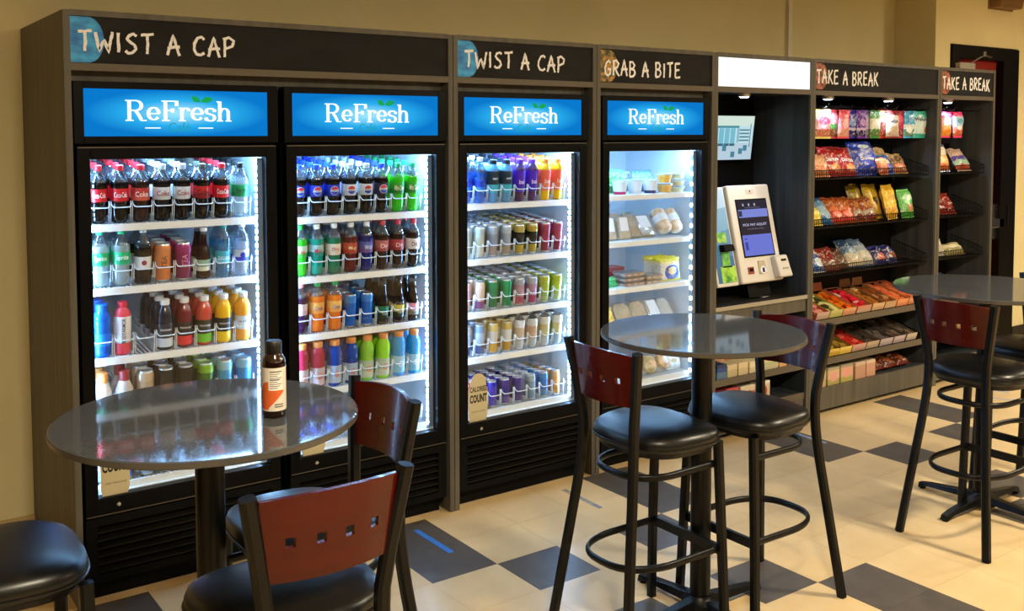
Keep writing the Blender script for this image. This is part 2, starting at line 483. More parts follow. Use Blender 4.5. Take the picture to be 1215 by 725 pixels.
# door in the right-hand wall
dr = struct('door_1', MB().box(7.56, 8.235, 0.53, 0.575, 0.01, 2.40), mat('dark_red_door', '#7a170d', 0.45))
M_frame = mat('door_frame_dark', '#0a0807', 0.5, spec=0.15)
struct('door_frame', MB().box(7.464, 7.56, 0.465, 0.62, 0, 2.50).box(8.235, 8.48, 0.465, 0.62, 0, 2.50).box(7.56, 8.235, 0.465, 0.62, 2.40, 2.50), M_frame, dr)
struct('door_lite', MB().box(7.98, 8.10, 0.524, 0.53, 1.30, 1.95), mat('dark_glass', '#080606', 0.1), dr)
struct('push_bar', MB().box(7.62, 8.31, 0.465, 0.50, 1.00, 1.075).box(8.14, 8.24, 0.49, 0.53, 0.90, 1.20), M_chrome, dr, bevel=0.006)
struct('strike_plate', MB().box(8.34, 8.37, 0.458, 0.465, 1.02, 1.18), mat('dark_metal', '#2a2622', 0.35, 0.8), dr)
struct('door_closer', MB().box(7.50, 7.72, 0.42, 0.465, 2.28, 2.36), mat('closer_grey', '#9a958c', 0.4), dr, bevel=0.004)
struct('closer_arm', MB().tube([(7.68, 0.43, 2.365), (7.74, 0.36, 2.42), (7.95, 0.42, 2.415)], 0.012, 0.006).tube([(7.74, 0.36, 2.41), (7.74, 0.36, 2.45)], 0.016), mat('closer_arm_metal', '#7a756c', 0.35, 0.7), dr)
wb = thing('wall_box', 'tan box mounted high on the wall above the dark door', 'wall box', (8.19, 0.485, 2.83))
obj('housing', MB().hexa([(-.17, -.10, 0), (.17, -.10, 0), (.17, 0, 0), (-.17, 0, 0)], [(-.18, -.12, .12), (.18, -.12, .12), (.18, 0, .12), (-.18, 0, .12)]), mat('tan_plastic', '#7a5a38', 0.5), wb, bevel=0.01)
obj('back_plate', MB().box(-.19, .19, -.008, 0, -.01, .13), mat('tan_plate', '#8a6a45', 0.5), wb)

# ------------------------------------------------------------------ blue tape on the floor
def tape(cx, y0, y1, dx, col, label, w=0.028):
    b = MB().hexa([(cx - w / 2, y0, 0.0), (cx + w / 2, y0, 0.0), (cx + dx + w / 2, y1, 0.0), (cx + dx - w / 2, y1, 0.0)],
                  [(cx - w / 2, y0, 0.0006), (cx + w / 2, y0, 0.0006), (cx + dx + w / 2, y1, 0.0006), (cx + dx - w / 2, y1, 0.0006)])
    tag(obj('floor_tape', b, col), label, 'tape', 'blue floor tape strips')
tape(2.225, -0.40, -0.10, -.004, mat('blue_tape', '#2f6fbe', 0.6), 'bright blue tape strip on the dark floor tile by the second cooler')
tape(3.078, -0.39, -0.09, .010, noise_mat('worn_blue_tape', '#5f7086', '#a8977a', (30, 30, 30), 0.7), 'worn greyish blue tape strip on cream floor before the third cooler')
tape(4.80, -0.39, -0.13, .008, noise_mat('pale_blue_tape', '#8f9bab', '#6f87a4', (20, 20, 20), 0.7), 'faded pale blue tape strip on the floor before the kiosk')
b = MB(); pts = [(6.66 + .11 * math.cos(t), -.42 + .13 * math.sin(t), .0004) for t in [i * .35 for i in range(15)]]
b.tube(pts, .010, .0004, n=4)
tag(obj('floor_tape', b, mat('chalk_blue', '#8f9fc0', 0.8)), 'curved pale blue floor mark between the right table and the snack cabinets', 'tape', 'blue floor tape strips')

# ------------------------------------------------------------------ cabinet surrounds
def surround(name, label, x0, x1, sign, text, tx, seed, inner='plain', left=True):
    """tall laminate surround: side panels, top, header board with rails"""
    t = thing(name, label, 'cabinet', (x0, 0, 0)); W = x1 - x0; S = 0.024
    obj('side_panel', MB().box(0, S, -.012, .84, 0, 2.26), M_lam, t)
    obj('side_panel', MB().box(W - S, W, -.012, .84, 0, 2.26), M_lam, t)
    obj('top_panel', MB().box(S, W - S, -.012, .84, 2.240, 2.262), M_lam, t)
    obj('lower_rail', MB().box(S, W - S, -.012, .02, 2.038, 2.066), M_edge, t)
    if inner == 'cooler':
        obj('filler_panel', MB().box(S, W - S, .055, .075, 1.985, 2.05), M_lam, t)
    hb = obj('header_board', MB().box(S, W - S, -.004, .016, 2.066, 2.240), M_board if sign != 'light' else M_lam, t)
    return t, hb


def emblem(hb, kind, S=0.024):
    x0 = S; w, z0, z1, mm = {
        'splash': (.115, 2.068, 2.238, noise_mat('blue_splash_print', '#0a68c0', '#34aaf0', (16, 16, 26), 0.5, contrast=(0.35, 0.65))),
        'salad': (.115, 2.070, 2.236, noise_mat('salad_print', '#2c3f16', '#b98a3a', (34, 34, 40), 0.5, contrast=(0.4, 0.62))),
        'pretzel': (.112, 2.074, 2.236, noise_mat('pretzel_print', '#4a1d10', '#b0603a', (34, 34, 34), 0.5, contrast=(0.35, 0.62)))}[kind]
    zc = (z0 + z1) / 2; hz = (z1 - z0) / 2
    pts = [(x0, z0), (x0 + w * .55, z0)] + arc(x0 + w * .55, zc, w * .5, hz, -80, 80, 12) + [(x0 + w * .55, z1), (x0, z1)]
    e = obj('printed_emblem', MB().prism(pts, -.0052, -.004), mm, hb)
    return e


s1, h1 = surround('cabinet_surround', 'wide grey laminate surround framing the two leftmost drink coolers', 0.80, 2.486, 'board', '', 0, 1, 'cooler')
emblem(h1, 'splash'); chalk_text('lettering', 'TWIST A CAP', 0.053, 0.648, 2.113, 2.186, -.0062, h1, M_chalk, seed=3)
s3, h3 = surround('cabinet_surround', 'grey laminate surround framing the third cooler from the left', 2.490, 3.363, 'board', '', 0, 1, 'cooler')
emblem(h3, 'splash'); chalk_text('lettering', 'TWIST A CAP', 0.066, 0.668, 2.113, 2.188, -.0062, h3, M_chalk, seed=5)
s4, h4 = surround('cabinet_surround', 'grey laminate surround framing the food cooler beside the kiosk', 3.367, 4.245, 'board', '', 0, 1, 'cooler')
emblem(h4, 'salad'); chalk_text('lettering', 'GRAB A BITE', 0.055, 0.608, 2.105, 2.182, -.0062, h4, M_chalk, seed=8)

# ------------------------------------------------------------------ drink coolers

def lightbox_mat():  # pale centre paints the lamp's glow through the panel into the emission colour
    m = bpy.data.materials.new('backlit_blue_hotspot'); m.use_nodes = True; nt = m.node_tree; nt.nodes.clear(); L = nt.links.new
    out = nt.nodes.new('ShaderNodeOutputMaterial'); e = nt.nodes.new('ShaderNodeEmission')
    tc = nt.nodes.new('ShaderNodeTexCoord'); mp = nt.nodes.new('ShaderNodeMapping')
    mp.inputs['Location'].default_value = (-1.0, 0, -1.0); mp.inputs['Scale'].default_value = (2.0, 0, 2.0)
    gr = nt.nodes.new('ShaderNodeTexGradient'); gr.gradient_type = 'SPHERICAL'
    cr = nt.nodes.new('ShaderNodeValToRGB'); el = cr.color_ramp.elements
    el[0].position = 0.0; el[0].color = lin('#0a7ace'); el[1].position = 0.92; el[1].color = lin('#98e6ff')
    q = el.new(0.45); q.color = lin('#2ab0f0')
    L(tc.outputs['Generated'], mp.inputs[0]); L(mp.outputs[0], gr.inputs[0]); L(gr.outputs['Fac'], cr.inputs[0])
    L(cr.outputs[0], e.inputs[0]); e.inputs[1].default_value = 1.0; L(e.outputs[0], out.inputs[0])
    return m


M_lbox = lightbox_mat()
M_lboxw = emis_mat('backlit_white_print', '#f4fbff', 1.3)
M_leaf = emis_mat('backlit_green_print', '#23b45c', 0.8)
M_teal = emis_mat('backlit_teal_print', '#2aa7b8', 0.9)
M_sticker = mat('kraft_sticker', '#c2b692', 0.6)
M_ink = mat('black_ink', '#15130f', 0.6)

CW = 0.80
COOL = {'c1': 0.830, 'c2': 1.657, 'c3': 2.518, 'c4': 3.410}
COOLNAME = {'c1': 'leftmost', 'c2': 'second', 'c3': 'third', 'c4': 'food'}
SHELVES = {'c1': [1.452, 1.204, 0.930, 0.700, 0.432], 'c2': [1.438, 1.176, 0.922, 0.670, 0.432],
           'c3': [1.458, 1.186, 0.926, 0.702, 0.432], 'c4': [1.466, 1.212, 0.958, 0.700, 0.432]}
LANE0, LANED = 0.1005, 0.0810
TILT = {k: [R(6)] * 4 + [0.0] for k in ('c1', 'c2', 'c3')}
TILT['c4'] = [0.0] * 5


def make_shelf_mesh():
    b = MB(); b.box(.058, .722, .062, .076, -.028, 0.0)
    b.box(.058, .066, .07, .60, -.016, -.004); b.box(.714, .722, .07, .60, -.016, -.004); b.box(.058, .722, .592, .60, -.016, -.004)
    for i in range(40): x = .064 + i * .0168; b.box(x, x + .0035, .07, .60, -.004, 0.0)
    return b.mesh('shelf', [M_shelf])


def make_stop_mesh():
    """white front stop of one lane: bowed bar with uprights at both ends"""
    b = MB(); h = .064; w = .037
    pts = [(-w, .016, h + .020), (-w, .008, h + .010), (-w + .004, .001, h + .002), (-w * .7, -.003, h), (0, -.005, h), (w * .7, -.003, h), (w - .004, .001, h + .002), (w, .008, h + .010), (w, .016, h + .020)]
    b.tube(pts, .0016, .0024, n=6)
    for sx in (-w, w): b.box(sx - .0012, sx + .0012, .016, .020, 0.0, h + .022); b.box(sx - .0012, sx + .0012, .016, .40, .0, .022)
    me = b.mesh('front_stop', [mat('white_plastic', '#dde8ef', 0.35)]); fix_normals(me)
    return me


ME_SHELF = make_shelf_mesh(); fix_normals(ME_SHELF)
ME_STOP = make_stop_mesh()


def cooler(key, label, stops=(0, 1, 2, 3, 4)):
    x = COOL[key]; t = thing('display_cooler', label, 'cooler', (x, 0, 0), 0, 'glass door coolers')
    W = CW
    sh = MB(); sh.box(0, .045, .045, .72, .06, 2.0).box(W - .045, W, .045, .72, .06, 2.0).box(.045, W - .045, .66, .72, .06, 2.0)
    sh.box(.045, W - .045, .045, .66, 1.74, 2.0).box(.045, W - .045, .10, .66, .06, .395)
    obj('outer_shell', sh, M_black, t)
    ln = MB(); ln.box(.045, .055, .05, .65, .40, 1.73).box(W - .055, W - .045, .05, .65, .40, 1.73).box(.055, W - .055, .64, .65, .40, 1.73)
    ln.box(.055, W - .055, .05, .64, 1.72, 1.73).box(.055, W - .055, .05, .64, .395, .405)
    obj('liner', ln, M_liner, t)
    # header with backlit sign
    fr = MB(); fr.box(0, .037, -.004, .045, 1.765, 2.0).box(W - .045, W, -.004, .045, 1.765, 2.0)
    fr.box(.037, W - .045, -.004, .045, 1.973, 2.0).box(.037, W - .045, -.004, .045, 1.765, 1.793)
    obj('sign_frame', fr, M_black, t, bevel=.002)
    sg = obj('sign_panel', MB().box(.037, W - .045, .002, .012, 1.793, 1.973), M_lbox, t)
    serif_text('lettering', 'ReFresh', .185, .605, 1.852, 1.932, .0008, sg, M_lboxw)
    lf = MB()
    for (cx, cz, a, l, hw) in ((.452, 1.948, 25, .040, .014), (.502, 1.944, 170, .045, .015)):
        ca, sa = math.cos(R(a)), math.sin(R(a)); base = (.478, 1.929)
        up = [(i / 8 * l * 2 * .5, math.sin(math.pi * i / 8) * hw) for i in range(9)]; dn = [(p[0], -p[1] * .6) for p in reversed(up[1:-1])]
        ang = R(140) if cx < .48 else R(18)
        pp = [(base[0] + p[0] * math.cos(ang) * 1.2 - p[1] * math.sin(ang), base[1] + p[0] * math.sin(ang) * .9 + p[1] * math.cos(ang)) for p in up + dn]
        o = len(lf.v); lf.v += [(p[0], .0004, p[1]) for p in pp]; lf.f.append(tuple(range(o, o + len(pp)))); lf.m.append(0)
    link('leaf_emblem', lf.mesh('leaf_emblem', [M_leaf]), sg)
    for xa in (.26, .467): obj('sign_dash', MB().box(xa, xa + .059, .0006, .0016, 1.823, 1.827), M_lboxw, sg)
    flat_text('script_lettering', 'Café', .392, .0008, 1.829, .085, .034, M_teal, sg)
    # door
    dz0, dz1 = .335, 1.755
    d = MB(); d.box(.008, .056, .0, .044, dz0, dz1).box(.745, W - .008, .0, .044, dz0, dz1)
    d.box(.056, .745, .0, .044, dz0, .405).box(.056, .745, .0, .044, 1.706, dz1)
    dr_ = obj('door', d, M_black, t, bevel=.0025)
    obj('glass_pane', MB().box(.056, .745, .018, .022, .405, 1.706), M_pane, dr_)
    for zz in (dz1 - .006, dz0 + .002):
        obj('door_trim', MB().box(.012, W - .012, -.003, .0, zz, zz + .004), mat('trim_metal', '#6a655c', 0.35, 0.9), dr_)
    lk = MB(); lk.lathe([(0, .008), (.006, .008), (.007, .005)], 12)
    obj('lock', lk, M_chrome, dr_, loc=(.128, 0, .372), rot=(R(90), 0, 0))
    if key != 'c4':
        sp = [(.012, 0), (.106, 0), (.114, .03), (.116, .16)] + arc(.062, .185, .046, .052, -10, 190, 10) + [(.006, .16), (.006, .03)]
        st = obj('calorie_sticker', MB().prism([(p[0] + .062, p[1] + .402) for p in sp], .0165, .0178), M_sticker, t)
        for s, zz, ww, hh, of in (('CALORIES', .562, .100, .027, .03), ('COUNT', .516, .100, .042, .045), ('CHECK THEN CHOOSE', .452, .08, .008, 0)):
            flat_text('lettering', s, .124, .0162, zz, ww, hh, M_ink, st, of)
    # led strips inside both door posts
    for sx, sgn in ((.735, -1), (.0445, 1)):
        ls = obj('led_strip', MB().box(sx - .012, sx + .012, .046, .066, .415, 1.70), mat('led_channel', '#8fa6bd', 0.3, 0.3), t)
        dt = MB()
        for i in range(43):
            z = .43 + i * .0298
            if key == 'c4' and i % 2: continue
            dt.box(sx + sgn * .012, sx + sgn * .015, .049, .063, z, z + .017)
        obj('led_emitter', dt, M_leddot, ls)
    obj('top_lamp', MB().box(.10, .70, .08, .11, 1.706, 1.72), M_led, t)
    # shelves
    for si, z in enumerate(SHELVES[key]):
        tl = TILT[key][si]
        s = link('shelf', ME_SHELF, t, (0, .066 - .066 * math.cos(tl), z - .066 * math.sin(tl)), (tl, 0, 0))
        if si in stops:
            for l in range(8): link('front_stop', ME_STOP, s, (LANE0 + l * LANED, .066, 0.002))
    # lower grille
    gb = obj('grille', MB().box(.008, .05, .004, .06, .075, .328).box(W - .05, W - .008, .004, .06, .075, .328).box(.05, W - .05, .004, .06, .075, .105).box(.05, W - .05, .004, .06, .296, .328).box(.05, W - .05, .05, .06, .105, .296), M_blackm, t)
    for i in range(6):
        z = .112 + i * .031
        obj('louver', MB().hexa([(.05, .006, z), (W - .05, .006, z), (W - .05, .03, z + .012), (.05, .03, z + .012)],
                               [(.05, .006, z + .005), (W - .05, .006, z + .005), (W - .05, .03, z + .018), (.05, .03, z + .018)]), mat('louver_black', '#0e0c0a', 0.4, spec=0.25), gb)
    obj('kick_plate', MB().box(.02, W - .02, .05, .10, .0, .075), M_blackm, t)
    return t


cooler('c1', 'leftmost glass door cooler stocked with soda and juice bottles')
cooler('c2', 'second glass door cooler from left with green soda bottles top right')
cooler('c3', 'third glass door cooler from left stocked mostly with cans')
cooler('c4', 'glass door food cooler with yogurt cups and sandwiches beside the kiosk', stops=())

# ------------------------------------------------------------------ bottles and cans
M_head = clear_mat('clear_plastic', '#d3dde3', '#7f8d96', 0.14, 0.14, 0.06)


def glossy(name, col): return mat(name, col, 0.07, coat=0.2, spec=0.35)


PROFILES = {
    # (z, r) outline; label zone z0, z1, r; cap zone z0, z1, r; height of liquid
    'soda': ([(0, .022), (.004, .029), (.014, .0345), (.05, .0352), (.062, .0338), (.076, .0322), (.086, .0345), (.138, .0345), (.148, .0350), (.163, .0330), (.180, .0255), (.196, .0165), (.206, .0128), (.214, .0125)],
             (.087, .137, .0352), (.205, .226, .0148), .163),
    'water': ([(0, .024), (.004, .030), (.012, .0325), (.06, .0325), (.11, .0325), (.150, .0325), (.170, .029), (.186, .020), (.196, .0135), (.214, .0125)],
              (.062, .112, .0332), (.205, .224, .0148), .160),
    'sport': ([(0, .026), (.004, .032), (.012, .0355), (.060, .0355), (.10, .0345), (.112, .0325), (.124, .0345), (.150, .0345), (.168, .030), (.182, .0225), (.190, .0205), (.196, .0205)],
              (.018, .098, .0362), (.186, .210, .0225), .180),
    'juice': ([(0, .026), (.004, .031), (.010, .0340), (.050, .0340), (.105, .0340), (.130, .0340), (.150, .0315), (.166, .025), (.178, .0185), (.186, .0165), (.192, .0165)],
              (.014, .108, .0347), (.183, .205, .0190), .176),
    'sleeve': ([(0, .026), (.004, .031), (.010, .0330), (.050, .0330), (.105, .0330), (.155, .0330), (.172, .029), (.184, .020), (.190, .0165), (.198, .0165)],
               (.050, .156, .0337), (.190, .212, .0185), .176),
    'glass': ([(0, .025), (.004, .0285), (.014, .030), (.05, .0292), (.085, .0300), (.100, .0285), (.125, .0205), (.150, .0150), (.180, .0128), (.200, .0130)],
              (.034, .080, .0306), (.196, .212, .0148), .176),
    'tea': ([(0, .027), (.004, .031), (.014, .0325), (.060, .0325), (.095, .0320), (.120, .026), (.150, .0185), (.178, .0150), (.200, .0140)],
            (.030, .086, .0331), (.200, .214, .0158), .172),
    'milk': ([(0, .026), (.004, .031), (.012, .034), (.070, .034), (.100, .033), (.118, .024), (.130, .0190), (.150, .0180), (.160, .018)],
             (.03, .095, .0346), (.128, .168, .0205), .150),
}
CANS = {  # height, radius
    'can': (.122, .0325), 'tall_can': (.158, .0330), 'sleek_can': (.157, .0288), 'mid_can': (.146, .0300), 'small_can': (.134, .0268)}
PRODUCT = {}


def make_bottle(kind, liquid, label, label2, cap, clear=False, top_clear=True, tint=None):
    """returns dict part -> mesh (shared by every copy of the product)"""
    key = (kind, liquid, label, label2, cap, clear)
    if key in PRODUCT: return PRODUCT[key]
    prof, lz, cz, lv = PROFILES[kind]
    if clear: lm = clear_mat('clear_drink', tint or '#dcebf0', liquid, 0.30, 0.16, 0.05)
    else: lm = glossy('drink', liquid)
    ms = [0 if (prof[i][0] + prof[i + 1][0]) / 2 < lv else 1 for i in range(len(prof) - 1)]
    b = MB().lathe(prof, 18, ms, cap=True)
    P = {'body': b.mesh('bottle', [lm, M_head if (top_clear and kind in ('soda', 'water', 'glass', 'tea')) else lm], True)}
    fix_normals(P['body'])
    z0, z1, r = lz; zm = z0 + (z1 - z0) * .38
    lb = MB().lathe([(z0, r), (zm, r), (zm + .0004, r), (z1, r)], 18, [0, 0, 1], cap=False)
    P['label'] = lb.mesh('label', [mat('label_print', label2 or label, 0.35), mat('label_print', label, 0.35)], True)
    z0, z1, r = cz
    P['cap'] = MB().lathe([(z0, r * .97), (z0 + .003, r), (z1 - .002, r), (z1, r * .88)], 16).mesh('cap', [mat('cap_plastic', cap, 0.38)], True)
    fix_normals(P['cap'])
    PRODUCT[key] = P
    return P


def make_can(kind, c_mid, c_top=None, c_low=None, lid='#c3cad0', metal=0.25):
    key = (kind, c_mid, c_top, c_low, lid)
    if key in PRODUCT: return PRODUCT[key]
    h, r = CANS[kind]
    z = [0, .004, .012, h * .34, h * .34 + .0003, h * .74, h * .74 + .0003, h - .016, h - .007, h - .003]
    rr = [r * .76, r * .86, r, r, r, r, r, r, r * .88, r * .84]
    ms = [3, 3, 2, 2, 0, 0, 1, 1, 3]
    mm = [mat('can_print', c_mid, 0.25, metal), mat('can_print', c_top or c_mid, 0.25, metal), mat('can_print', c_low or c_mid, 0.25, metal), M_silver]
    P = {'body': MB().lathe(list(zip(z, rr)), 18, ms).mesh('can', mm, True)}
    lm = mat('can_lid', lid, 0.3, 0.7)
    l = MB().lathe([(h - .004, r * .84), (h, r * .84), (h, r * .76), (h - .005, r * .74)], 18, 0)
    l.tube([(-.004 + .007 * math.cos(a), .009 * math.sin(a), h - .003) for a in [i * 1.05 for i in range(6)]], .0016, .001, n=4, closed=True)
    P['lid'] = l.mesh('lid', [lm], True)
    for k in P: fix_normals(P[k])
    PRODUCT[key] = P
    return P


ORD = ['first', 'second', 'third', 'fourth', 'fifth', 'sixth', 'seventh', 'eighth']
SHN = ['top', 'second', 'third', 'fourth', 'bottom']
COUNT = {'bottle': 0, 'can': 0}
RND = random.Random(11)


def curved(r, zc, phi0):
    """map flat (u, v) onto a can or bottle of radius r, centred on azimuth phi0"""
    def f(u, v):
        a = phi0 + u / r
        return (r * math.cos(a), r * math.sin(a), zc + v)
    return f


TMESH = {}
FACE = R(-90 - 4)   # the front of every label faces the door, turned a little towards the room


def stock(key, si, lane, rows, name, P, desc, pitch, text=None, tcol='#ffffff', dy=0.0, r=.033, tz=.11, tw=.05, th=.02, vertical=False, circle=None, of=0.01, dx=0.0):
    """one lane of a shelf: every bottle or can in it is a thing of its own"""
    x = COOL[key] + LANE0 + lane * LANED + dx; z = SHELVES[key][si] + .0005
    cat = 'can' if 'lid' in P else 'bottle'
    for k in range(rows):
        lab = '%s, %s in %s lane, %s shelf, %s cooler' % (desc, 'front' if k == 0 else ORD[k], ORD[lane], SHN[si], COOLNAME[key])
        tl = TILT[key][si]; yy = .107 + dy + k * pitch + RND.uniform(-.002, .002)
        o = link(name, P['body'], None, (x + RND.uniform(-.002, .002), .066 + (yy - .066) * math.cos(tl), z + (yy - .066) * math.sin(tl)), (tl, 0, 0))
        tag(o, lab, cat, '%ss on the %s shelf of the %s cooler' % (cat, SHN[si], COOLNAME[key]))
        COUNT[cat] += 1
        for pn in ('label', 'cap', 'lid'):
            if pn in P:
                c = link(pn, P[pn], o)
                if k == 0 and pn == 'label':
                    lp = c
        if k == 0 and (text or circle):
            host = lp if 'label' in P else o
            if circle:
                for (ri, col, part) in circle:
                    kk = ('circle', r, tz, ri, col, part)
                    if kk not in TMESH:
                        f = curved(r + .0007 + (.0004 if part != 'all' else 0), tz, FACE); mb = MB()
                        for i in range(13):
                            u = ri * math.sin(-math.pi / 2 + math.pi * i / 12); hh = math.sqrt(max(0, ri * ri - u * u)); lo, hi = {'all': (-hh, hh), 'top': (min(.25 * ri, hh), hh), 'bot': (-hh, max(-.25 * ri, -hh))}[part]
                            mb.v += [f(u, lo), f(u, hi)]
                        for i in range(12): mb.f.append((2 * i, 2 * i + 2, 2 * i + 3, 2 * i + 1)); mb.m.append(0)
                        TMESH[kk] = mb.mesh('printed_mark', [mat('mark_print', col, 0.4)])
                    link('printed_mark', TMESH[kk], host)
            if text:
                kk = (text, r, tz, tw, th, tcol, vertical)
                if kk not in TMESH:
                    f = curved(r + .0014, tz, FACE)
                    g = (lambda u, v: f(-v, u)) if vertical else f
                    TMESH[kk] = text_mesh('lettering', text, tw, th, g, mat('label_ink', tcol, 0.4), of)
                link('lettering', TMESH[kk], host)


B, K = make_bottle, make_can
cola = '#0a0403'
# --- leftmost cooler, top shelf
coke = B('soda', cola, '#c8141c', '#c8141c', '#d4202a')
cokev = B('soda', '#2a0f08', '#b8322a', '#c4503c', '#d4202a')
diet = B('soda', cola, '#d5d9dc', '#c3c9ce', '#b9c1c6')
cherry = B('soda', cola, '#c01a1c', '#8e1418', '#4a4a3e')
szero = B('soda', '#d6e4e6', '#12a060', '#0d8a50', '#101214', clear=True)
for l, P, d, tx, tc in ((0, coke, 'red-capped cola bottle', 'Coca-Cola', '#ffffff'), (1, coke, 'red-capped cola bottle', 'Coca-Cola', '#ffffff'), (2, cokev, 'red-capped vanilla cola bottle', 'Coke', '#ffe9d8'),
                        (3, diet, 'silver-label cola bottle', 'Coke', '#a01420'), (4, diet, 'silver-label cola bottle', 'Coke', '#a01420'), (5, cherry, 'dark-capped red-label cola bottle', 'Coke', '#2a0a08'),
                        (6, coke, 'red-capped cola bottle', 'Coca-Cola', '#ffffff'), (7, szero, 'black-capped lemon soda bottle', 'Sprite', '#0a3020')):
    stock('c1', 0, l, 5, 'soda_bottle', P, d, .076, tx, tc, r=.0352, tz=.113, tw=.052, th=.021)
# second shelf
spr = B('soda', '#d9ecec', '#18b878', '#14a86c', '#1cae74', clear=True)
dcher = B('water', cola, '#d9dde2', '#d9dde2', '#a9b2ba')
for l in (0, 1): stock('c1', 1, l, 2, 'soda_bottle', spr, 'green-capped lemon soda bottle', .076, 'Sprite', '#ffffff', r=.0352, tz=.114, tw=.05, th=.024)
stock('c1', 1, 2, 2, 'soda_bottle', dcher, 'grey-capped diet soda bottle', .076, r=.0333, tz=.088, circle=[(.010, '#8c1836', 'all')])
stock('c1', 1, 3, 4, 'tall_can', K('tall_can', '#d98a55', '#d98a55', '#d07c48'), 'orange tall can', .068, 'TEA', '#5c2c14', r=.033, tz=.085, tw=.05, th=.022, vertical=True)
stock('c1', 1, 4, 4, 'tall_can', K('tall_can', '#8c2a5c', '#9c3468', '#7c2450'), 'magenta tall can', .068, 'TEA', '#c87aa0', r=.033, tz=.085, tw=.05, th=.022, vertical=True)
stock('c1', 1, 5, 2, 'glass_bottle', B('glass', '#2a1208', '#8fb89c', '#d9e4dc', '#e8ecec'), 'white-capped brown glass bottle', .07)
stock('c1', 1, 6, 2, 'water_bottle', B('water', '#4fb4dc', '#38b2d8', '#5cc6e4', '#1f9a8c', clear=True, tint='#6fc4e6'), 'teal-capped blue water bottle', .072, 'DASANI', '#e6fbff', r=.0333, tz=.083, tw=.052, th=.016)
stock('c1', 1, 7, 2, 'water_bottle', B('water', '#cfe0ea', '#c9d8e6', '#2430b0', '#e9eef2', clear=True, tint='#cfe2f0'), 'white-capped clear water bottle', .072, r=.0333, tz=.09, circle=[(.012, '#1a22b4', 'all')])
# third shelf
stock('c1', 2, 0, 3, 'sports_drink_bottle', B('sport', '#0f5fd8', '#1a74e8', '#0d54c4', '#1560d0'), 'vivid blue drink bottle', .076)
stock('c1', 2, 1, 1, 'sports_drink_bottle', B('sleeve', '#d8404c', '#e6e2e4', '#d9d6da', '#d0303c'), 'red-topped white sleeve drink bottle', .074, 'BODYARMOR', '#20242c', r=.0337, tz=.10, tw=.10, th=.016, vertical=True)
ja = lambda liq, l1, l2: B('juice', liq, l1, l2, '#e4e8ea')
for l, P, d in ((3, ja('#0e1a2c', '#1c2430', '#c8d4e4'), 'dark clear juice bottle'), (4, ja('#6a1020', '#1c1418', '#d83038'), 'deep red juice bottle'), (5, ja('#c04430', '#1a2416', '#6cc030'), 'salmon red juice bottle'),
                (6, ja('#eab40c', '#16160e', '#e8c810'), 'yellow juice bottle'), (7, ja('#e8a030', '#d4e0ec', '#e89a34'), 'orange juice bottle')):
    stock('c1', 2, l, 4, 'juice_bottle', P, d, .073, 'vitaminwater' if l < 7 else 'ade', '#d8dce0' if l < 7 else '#4a70a8', r=.0347, tz=.086, tw=.05, th=.010)
# fourth shelf
stock('c1', 3, 0, 2, 'milk_bottle', B('milk', '#e4d9cc', '#e8e4e4', '#e4e0e2', '#e89448'), 'orange-capped cream bottle', .074)
stock('c1', 3, 1, 2, 'milk_bottle', B('milk', '#cdc4c6', '#d8d4d8', '#d4d0d6', '#a03c3c'), 'red-capped pale bottle', .074)
for l, P, d in ((2, K('tall_can', '#b39a7c', '#c4ac8c', '#a08668'), 'beige tall can'), (3, K('tall_can', '#10161a', '#10161a', '#2a8a3a'), 'black and green tall can'), (4, K('tall_can', '#0e1216', '#0e1216', '#34983e'), 'black and green tall can'),
                (5, K('tall_can', '#3a6a20', '#7cae2c', '#2a4c1c', '#9ac83c'), 'lime green tall can'), (6, K('tall_can', '#3f9ad0', '#8cc4e0', '#2a80bc'), 'light blue tall can'), (7, K('tall_can', '#2c90d4', '#7cbce0', '#2070b4', '#5ab4e4'), 'light blue tall can')):
    stock('c1', 3, l, 3, 'tall_can', P, d, .070)
# bottom shelf
for l in range(8):
    stock('c1', 4, l, 2, 'tall_can', K('tall_can', '#9fb2c4' if l % 2 else '#b7c3cf', '#c9d3dc', '#3c58a0' if l % 2 else '#8fa2b8'), 'silver blue tall can', .070)
# --- second cooler
pep = B('soda', cola, '#1430b4', '#102890', '#1c44d0')
dpep = B('soda', cola, '#cfd6da', '#b9c2c8', '#b4c2c8')
zpep = B('soda', cola, '#191a3c', '#14163a', '#2440c8')
dew = B('soda', '#2fb414', '#2a9a24', '#1e7c20', '#1c9058')
PC = [(.020, '#f2f2f2', 'all'), (.0185, '#c82430', 'top'), (.0185, '#1c3ca8', 'bot')]
for l in (0, 1, 2): stock('c2', 0, l, 5, 'soda_bottle', pep, 'blue-label cola bottle', .076, 'PEPSI', '#101428', r=.0352, tz=.112, tw=.030, th=.008, circle=PC)
for l in (3, 4): stock('c2', 0, l, 5, 'soda_bottle', dpep, 'silver-label diet cola bottle', .076, 'PEPSI', '#101428', r=.0352, tz=.112, tw=.030, th=.008, circle=PC)
stock('c2', 0, 5, 5, 'soda_bottle', zpep, 'dark-label blue-capped cola bottle', .076, 'PEPSI', '#101428', r=.0352, tz=.112, tw=.030, th=.008, circle=PC)
for l in (6, 7): stock('c2', 0, l, 5, 'soda_bottle', dew, 'bright green citrus soda bottle', .076, 'Mtn Dew', '#f2e6d4', r=.0352, tz=.114, tw=.05, th=.024)
